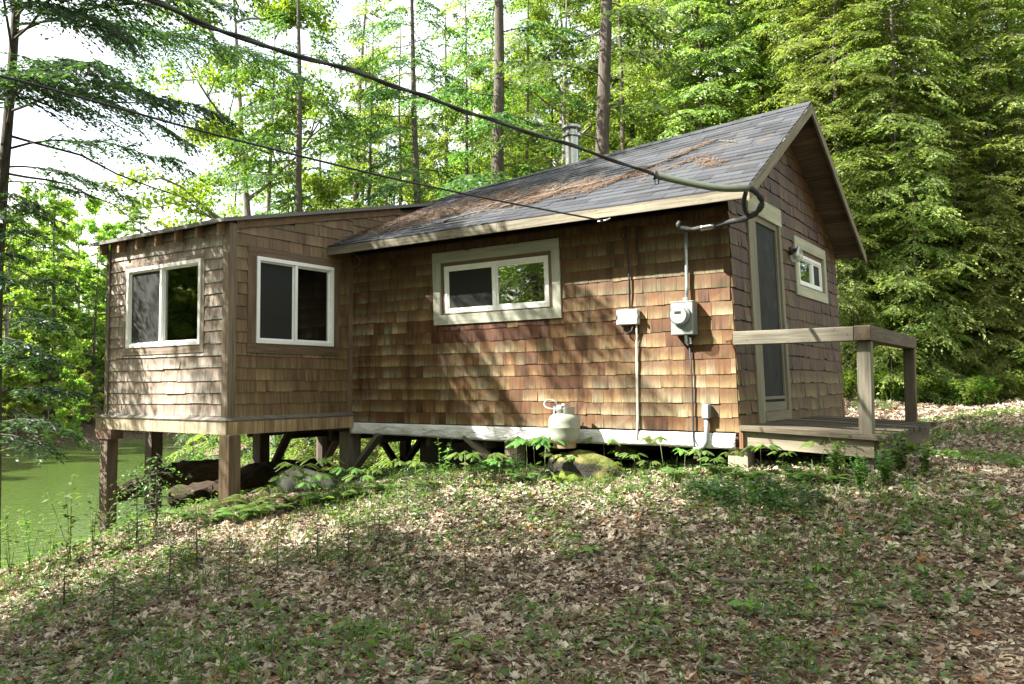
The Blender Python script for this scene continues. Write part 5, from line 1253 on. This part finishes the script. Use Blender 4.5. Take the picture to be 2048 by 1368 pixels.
def fern(seed, n_fr, L_, cols):
    g_ = np.random.default_rng(seed); mb = MB(); Ps = []; Ds = []; Lz = []; Wz = []; Nz = []
    for i in range(n_fr):
        az = i*2.4+g_.normal(0, .3); d = np.array([math.cos(az), math.sin(az), 0]); l = L_*g_.uniform(.7, 1.1); t_ = np.linspace(0, 1, 16); hz = g_.uniform(.5, .8)
        Q = d*(l*t_*(.55+.3*t_))[:, None]; Q[:, 2] = l*(hz*1.5*t_-hz*1.1*t_**2); mb.tube(Q[::3], np.linspace(.004, .0015, len(Q[::3])), 4, (.12, .15, .05)); T_ = unit(np.gradient(Q, axis=0)); S = unit(np.cross(T_, (0, 0, 1.)))
        for s_ in (-1, 1):
            for j in range(2, 16):
                for r_ in (0, .5):
                    tj = t_[j]; Ps.append(Q[j]-T_[j]*r_*l/16); Ds.append(S[j]*s_+T_[j]*.4-np.array([0, 0, .25])); Lz.append(l*.30*math.sin(min(1, (1.08-tj)*1.25)*1.5)*g_.uniform(.85, 1.1)); Wz.append(l*.045); Nz.append((0, 0, 1.))
    Ps, Ds, Nz = np.array(Ps), unit(np.array(Ds)), np.array(Nz); Nz = unit(Nz-Ds*(Nz*Ds).sum(1, keepdims=True)); V, F = rhombs(Ps, Ds, Nz, np.array(Lz), np.array(Wz))
    cc = np.array(cols)[g_.integers(0, len(cols), len(Ps))]; return mb, V, F, np.repeat(cc, 4, 0)
def shrubby(seed, hgt, nst, nl, ll, cols, lw=.5):
    """upright stems with alternate leaves"""
    g_ = np.random.default_rng(seed); mb = MB(); Ps = []; Ds = []
    for i in range(nst):
        az = g_.uniform(0, 6.28); ln = g_.uniform(.05, .45); t_ = np.linspace(0, 1, 8); h_ = hgt*g_.uniform(.6, 1.05); Q = np.stack([math.cos(az)*ln*h_*t_**1.4, math.sin(az)*ln*h_*t_**1.4, h_*t_-.03], 1); mb.tube(Q, np.linspace(.006, .002, 8)*max(.6, hgt), 4, (.13, .12, .06))
        for j in range(nl):
            s_ = g_.uniform(.25, 1); q = np.array([np.interp(s_, t_, Q[:, c]) for c in range(3)]); b = g_.uniform(0, 6.28); Ps.append(q+g_.normal(0, .012, 3)); Ds.append((math.cos(b), math.sin(b), g_.normal(.1, .3)))
    Ps = np.array(Ps); Ds = unit(np.array(Ds)); n_ = len(Ps); Nn = unit(np.array([0, 0, 1.])+g_.normal(0, .35, (n_, 3))); Nn = unit(Nn-Ds*(Nn*Ds).sum(1, keepdims=True))
    V, F = rhombs(Ps, Ds, Nn, ll*g_.uniform(.6, 1.3, n_), ll*lw*g_.uniform(.8, 1.2, n_), .07); cc = np.array(cols)[g_.integers(0, len(cols), n_)]*g_.uniform(.8, 1.2, (n_, 1)); return mb, V, F, np.repeat(cc, 4, 0)
M['stem'] = plain('green stem', (.12, .15, .05), .7)
def make_plant(name, data): 
    mb, V, F, c = data; r = empty(name); mb.build('stem', M['stem'], r, smooth=True); mesh_np('leaves', V, F, c, None, M['herb'], r, True); return r
HC = [(.10, .19, .04), (.13, .22, .045), (.085, .165, .04)]
PROTO['herb'] = make_plant('sarsaparilla_plant', herb(1, .34, 5, .13, HC)); PROTO['herb2'] = make_plant('sarsaparilla_plant', herb(2, .27, 5, .115, HC)); PROTO['herb3'] = make_plant('sarsaparilla_plant', herb(3, .4, 3, .14, HC))
PROTO['fern'] = make_plant('fern', fern(4, 9, .5, HC)); PROTO['shoot'] = make_plant('young_shoot', shrubby(5, .5, 3, 16, .06, HC)); PROTO['bush'] = make_plant('leafy_shrub', shrubby(6, .75, 14, 26, .085, [(.06, .12, .035), (.075, .14, .035)]))
PROTO['brush'] = make_plant('leafy_sapling', shrubby(16, .85, 5, 17, .075, HC)); PROTO['weed'] = make_plant('bracken_clump', shrubby(7, .8, 16, 30, .11, [(.12, .21, .04), (.15, .25, .05)], .4)); PROTO['seedling'] = make_tree('hemlock_seedling', hemlock(8, .5, .007, .06, .24, 22, dens=2.2, ll=.03, lw=.01, cols=DK, spray=.5, base_z=-.05), 'bark', 'hemlock')
PROTO['leafy'] = make_plant('ash_seedling', herb(9, .09, 3, .09, [(.11, .21, .04), (.14, .24, .05)], drop=.02))
def row(kind, pts, label, group, cat='plant'):
    for i, q in enumerate(pts):
        u, v, s = q[:3]; lab = q[3] if len(q) > 3 else label; p = on_ground(u, v); plant(kind, p[0], p[1], lab, group, cat, s=s, z=p[2])
HG = 'broad-leaved plants along the front of the cabin'
HL = 'small sarsaparilla plant with drooping leaflets in the row below the wall'
row('herb', [(600, 1002, 1.), (648, 990, 1.05), (700, 996, .8), (575, 1012, .8), (1052, 962, 1.15, 'bright yellow green plant with broad leaflets left of the gas bottle'), (1090, 958, 1.1), (1520, 955, .75, 'pale leafy plant beside the corner post')], HL, HG)
row('herb2', [(630, 1008, 1.), (668, 985, .9), (745, 985, .8), (930, 972, 1.1, 'dark flat-topped plant left of the middle post'), (975, 970, 1.05), (1245, 948, .85), (1400, 952, .8), (1270, 953, .75), (540, 1030, .9)], HL, HG)
row('herb3', [(1215, 950, .85, 'tall plant with three large leaflets right of the gas bottle'), (1330, 950, .85), (1075, 965, .9), (1370, 956, .6), (1470, 958, .55), (1640, 958, .7), (1560, 955, .5)], HL, HG)
row('herb2', [(1110, 952, .8), (1150, 956, .75), (1182, 950, .7), (790, 975, .9), (830, 972, .8), (720, 1002, .85), (615, 1018, .9), (1000, 968, .8), (1430, 958, .65), (1300, 960, .6), (1225, 962, .6), (1350, 968, .5)], HL, HG)
row('fern', [(520, 1035, .7), (585, 1010, .65), (640, 1008, .6), (690, 1000, .6), (770, 985, .55), (480, 1045, .7), (850, 978, .5), (1045, 965, .5), (1500, 962, .5), (1590, 965, .5), (1660, 968, .45)], 'small green fern among the broad-leaved plants along the cabin', 'ferns by the cabin posts')
row('fern', [(455, 1030, .7, 'green fern at the foot of the sunroom corner post'), (500, 1020, .75), (420, 1050, .6), (1440, 950, .5), (1355, 958, .45), (380, 1040, .55), (560, 1025, .5)], 'small green fern growing in front of the sunroom posts', 'ferns by the cabin posts')
row('shoot', [(882, 965, .95, 'single tall seedling with toothed leaves in front of the black pier'), (290, 1110, .9), (1765, 962, .9, 'leafy shoot beside the porch footing'), (1690, 950, .8), (1740, 1000, .5)], 'thin upright leafy shoot', 'upright shoots')
row('bush', [(1800, 955, .6, 'dark leafy shrub crowding the outer corner of the porch'), (1850, 955, .45), (1770, 975, .45), (1720, 985, .45), (1670, 965, .5)], 'low dark leafy shrub by the porch corner', 'shrubs at the porch corner')
row('brush', [(140, 1130, 1.1, 'bright leafy sapling on the bank left of the sunroom post'), (60, 1140, .8), (185, 1120, .8), (20, 1160, .9), (260, 1100, .55), (100, 1150, .7)], 'leafy shrub on the brow of the bank above the pond', 'shrubs on the bank')
row('seedling', [(400, 1120, .9), (820, 1030, .9), (550, 1150, .8), (700, 1140, .9), (1050, 1140, .6), (930, 1160, .7), (330, 1200, .9), (640, 1120, .8), (760, 1090, .7), (460, 1180, .8), (1280, 1110, .6), (230, 1250, .8), (120, 1220, .9), (860, 1010, .8), (1140, 1060, .5)], 'tiny dark hemlock seedling standing in the leaf litter', 'hemlock seedlings in the litter')
row('seedling', [(310, 1075, 1.7, 'taller hemlock seedling between the two outer sunroom posts'), (285, 1080, 1.5)], 'hemlock seedling in front of the water beneath the sunroom', 'hemlock seedlings in the litter')
row('leafy', [(1180, 1115, .8, 'bright ash seedling on the open litter below the gas bottle'), (1490, 1230, .75), (930, 1310, .9), (1640, 1150, .6), (700, 1270, .7)], 'bright green ash seedling with flat leaflets in the leaf litter', 'ash seedlings in the litter')
row('shoot', [(1290, 1150, .3), (1560, 1140, .28), (1150, 1330, .3), (480, 1290, .32), (850, 1180, .25), (1420, 1290, .25), (330, 1330, .35), (1050, 1230, .22), (1900, 1100, .3), (620, 1330, .3)], 'short leafy sprout in the leaf litter', 'sprouts in the litter')
wg = np.random.default_rng(3)
for i in range(26):
    u = 1680+i*17+wg.normal(0, 8); d = 18.0+wg.uniform(0, 1.4); x, y = xy(u, d); plant('weed', x, y, 'bright green bracken clump along the far edge of the clearing', 'bracken clumps along the clearing edge', 'plant', s=wg.uniform(.55, .95))
for u, d in ((560, 16), (700, 15), (760, 16.5), (620, 15), (820, 16), (680, 17), (590, 18)):
    x, y = xy(u, d); plant('weed', x, y, 'bright green bushy plant on the bank beyond the cabin posts', 'bushes beyond the cabin posts', 'plant', s=wg.uniform(.9, 1.5))

# ---- logs, sticks and roof debris
def log(name, p, q, r0, seed, label, n=26, m_=14, cat='log', mat='log'):
    g_ = np.random.default_rng(seed); p, q = np.array(p, float), np.array(q, float); t_ = np.linspace(0, 1, n); d = unit(q-p); s_ = unit(np.cross(d, (0, 0, 1.))); u_ = np.cross(s_, d); a = np.linspace(0, 6.283, m_, endpoint=False)
    rr = r0*(.75+.3*np.sin(t_*2.2+.3))[:, None]*(1+.16*np.sin(3*a+t_[:, None]*7)+.1*g_.normal(size=(n, m_)))
    rr[0] *= .55; rr[-1] *= .6
    c_ = p+(q-p)*t_[:, None]; c_[:, 2] += r0*.2*np.sin(t_*7+seed)
    V = c_[:, None]+rr[..., None]*(np.cos(a)[None, :, None]*s_+np.sin(a)[None, :, None]*u_); i = np.arange(n*m_).reshape(n, m_); j = np.roll(i, -1, 1)
    F = [np.stack([i[:-1], j[:-1], j[1:], i[1:]], -1).reshape(-1, 4), i[0][::-1][None], i[-1][None]]
    L2 = np.stack([np.broadcast_to(t_[:, None]*np.linalg.norm(q-p), rr.shape), rr*np.cos(a), rr*np.sin(a)], -1).reshape(-1, 3)
    o = mesh_np(name, V.reshape(-1, 3), F, None, L2, M[mat], None, True); tag(o, label, cat); return o
log('rotten_log', at_depth(225, 985, 11.0), at_depth(475, 925, 10.8), .135, 4, 'ragged rotten log lying across the sunroom posts above the water')
log('rotten_log', at_depth(340, 1000, 11.3), at_depth(640, 940, 11.2), .2, 9, 'thick dark log on the ground under the sunroom')
bl = blob('boulder', on_ground(560, 995)+np.array((0, .35, .05)), (.34, .24, .2), M['rock_plain'], seed=15); tag(bl, 'grey boulder in the shade under the sunroom edge', 'boulder')
def stick(pts, r, label, group='sticks on the leaf litter', name='fallen_stick', cat='stick', br=2, seed=0):
    g_ = np.random.default_rng(seed); m = MB(); S = spline(pts, 16); S = S+g_.normal(0, r*.35, S.shape); m.tube(S, np.linspace(r, r*.45, 16), 6)
    for i in range(br):
        k = g_.integers(4, 14); d = unit(S[min(k+1, 15)]-S[k]+g_.normal(0, .6, 3)*np.linalg.norm(S[1]-S[0])); L_ = np.linalg.norm(S[-1]-S[0])*g_.uniform(.12, .3)
        m.tube([S[k], S[k]+d*L_*.5+g_.normal(0, .01, 3), S[k]+d*L_], [r*.45, r*.35, r*.2], 4)
    o = m.build(name, M['stick'], None, True); tag(o, label, cat, group)
gp = lambda u, v, dz=.02: on_ground(u, v)+np.array((0, 0, dz))
stick([gp(1440, 1170), gp(1530, 1172), gp(1590, 1165)], .022, 'mossy branch on the litter in front of the porch', seed=1, br=1)
stick([gp(1690, 1210), gp(1770, 1222), gp(1850, 1236)], .013, 'straight grey stick lying on the track', seed=2, br=0)
stick([gp(1590, 1232), gp(1680, 1242), gp(1760, 1225)], .008, 'thin curved dark twig left of the straight grey stick', seed=3, br=1)
stick([gp(1400, 1345), gp(1470, 1355), gp(1560, 1368)], .014, 'pale split stick at the lower picture edge', seed=4, br=1)
stick([gp(1770, 1260), gp(1850, 1290), gp(1910, 1312)], .009, 'dark twig in the sunlit patch of the track', seed=5)
stick([gp(1900, 1000, .03), gp(1980, 1000, .03), gp(2040, 998)], .011, 'dark stick beside the shaded track edge', seed=6, br=1)
stick([gp(1000, 1010), gp(1120, 1000), gp(1200, 1004)], .008, 'thin twig on the moss below the gas bottle', seed=7)
stick([gp(930, 1180), gp(1010, 1172), gp(1060, 1190)], .008, 'short twig in the middle of the litter slope', seed=8)
# dead needles and twigs caught on the roof
n = 15000; RX, RY = [], []
for cx, cy, sx, sy, w in ((-4.55, .35, .38, .32, .28), (-3.9, .5, .42, .25, .26), (-3.35, .72, .35, .16, .1), (-2.5, .42, .33, .16, .17), (-1.9, .35, .25, .12, .08), (-1.3, .45, .2, .08, .05), (-.75, 1.15, .09, .04, .02), (-.3, .45, .1, .035, .015), (-.62, .58, .1, .03, .01)):
    k = int(n*w); th = g.normal(0, 1, (k, 2)); RX.append(cx+th[:, 0]*sx+th[:, 1]*.25*sx); RY.append(cy+th[:, 1]*sy+.12*np.sin(9*(cx+th[:, 0]*sx)))
RX, RY = np.concatenate(RX), np.concatenate(RY); k_ = (RX > -5.05) & (RX < .3) & (RY > -.38) & (RY < 1.95); RX, RY = RX[k_], RY[k_]; n = len(RX)
e_ = np.array([(1, 0, .066*.6)]); RZ = np.array([float(roof_z(a_, b_)) for a_, b_ in zip(RX, RY)])+.02+g.uniform(0, .018, n)
a = g.uniform(0, 6.28, n); sl2 = (np.array([float(roof_z(a_, b_+.1)-roof_z(a_, b_)) for a_, b_ in zip(RX, RY)])/.1)
D = unit(np.stack([np.cos(a), np.sin(a), np.sin(a)*sl2+g.normal(0, .1, n)], 1)); Nn = unit(np.stack([0*a, -sl2, 1+0*a], 1)); Nn = unit(Nn-D*(Nn*D).sum(1, keepdims=True))
V, F = rhombs(np.stack([RX-K*RZ, RY, RZ], 1), D, Nn, .075*g.uniform(.5, 1.4, n), .007)
o = mesh_np('dead_needles', V, F, np.repeat(np.array([(.14, .08, .043), (.10, .06, .034), (.2, .125, .07), (.07, .045, .03)])[g.integers(0, 4, n)], 4, 0), None, M['needle']); tag(o, 'rusty brown dead needles lying in drifts on the main roof', 'needles', None, 'stuff')
def rp(x, y, dz=.035): z = float(roof_z(x, y)); return np.array((x-K*z, y, z+dz))
RG = 'dead branches on the roof'
for i, (pts, r_, lab, b_) in enumerate((([(-2.7, .1), (-2.1, .35), (-1.4, .5), (-.75, .95)], .016, 'long dead branch lying diagonally up the roof', 7), ([(-3.0, .25), (-2.4, .5), (-1.9, .4)], .013, 'twiggy dead branch across the needle drift', 7), ([(-4.6, .15), (-4.0, .3), (-3.5, .2)], .011, 'dead branch near the left eave', 6), ([(-3.9, .55), (-3.4, .75), (-3.0, .7)], .009, 'short dead twig high in the needle drift', 5), ([(-1.2, .55), (-.8, .9), (-.5, 1.15)], .009, 'thin twig near the ridge above the cable', 4), ([(-.45, 1.15), (-.3, 1.05), (-.2, .95)], .008, 'small twig at the right end of the roof', 3), ([(-3.4, -.1), (-3.0, .05), (-2.7, .0)], .01, 'short twig close to the eave', 4))):
    stick([rp(*q) for q in pts], r_, lab, RG, 'dead_branch', 'branch', b_, 40+i)
p0 = rp(-4.75, -.1); stick([p0, p0+np.array((-.1, -.3, -.1)), at_depth(720, 520, 10.2), at_depth(704, 535, 10.15)], .009, 'bare twig dangling over the left end of the eave', RG, 'dead_branch', 'branch', 1, 60)
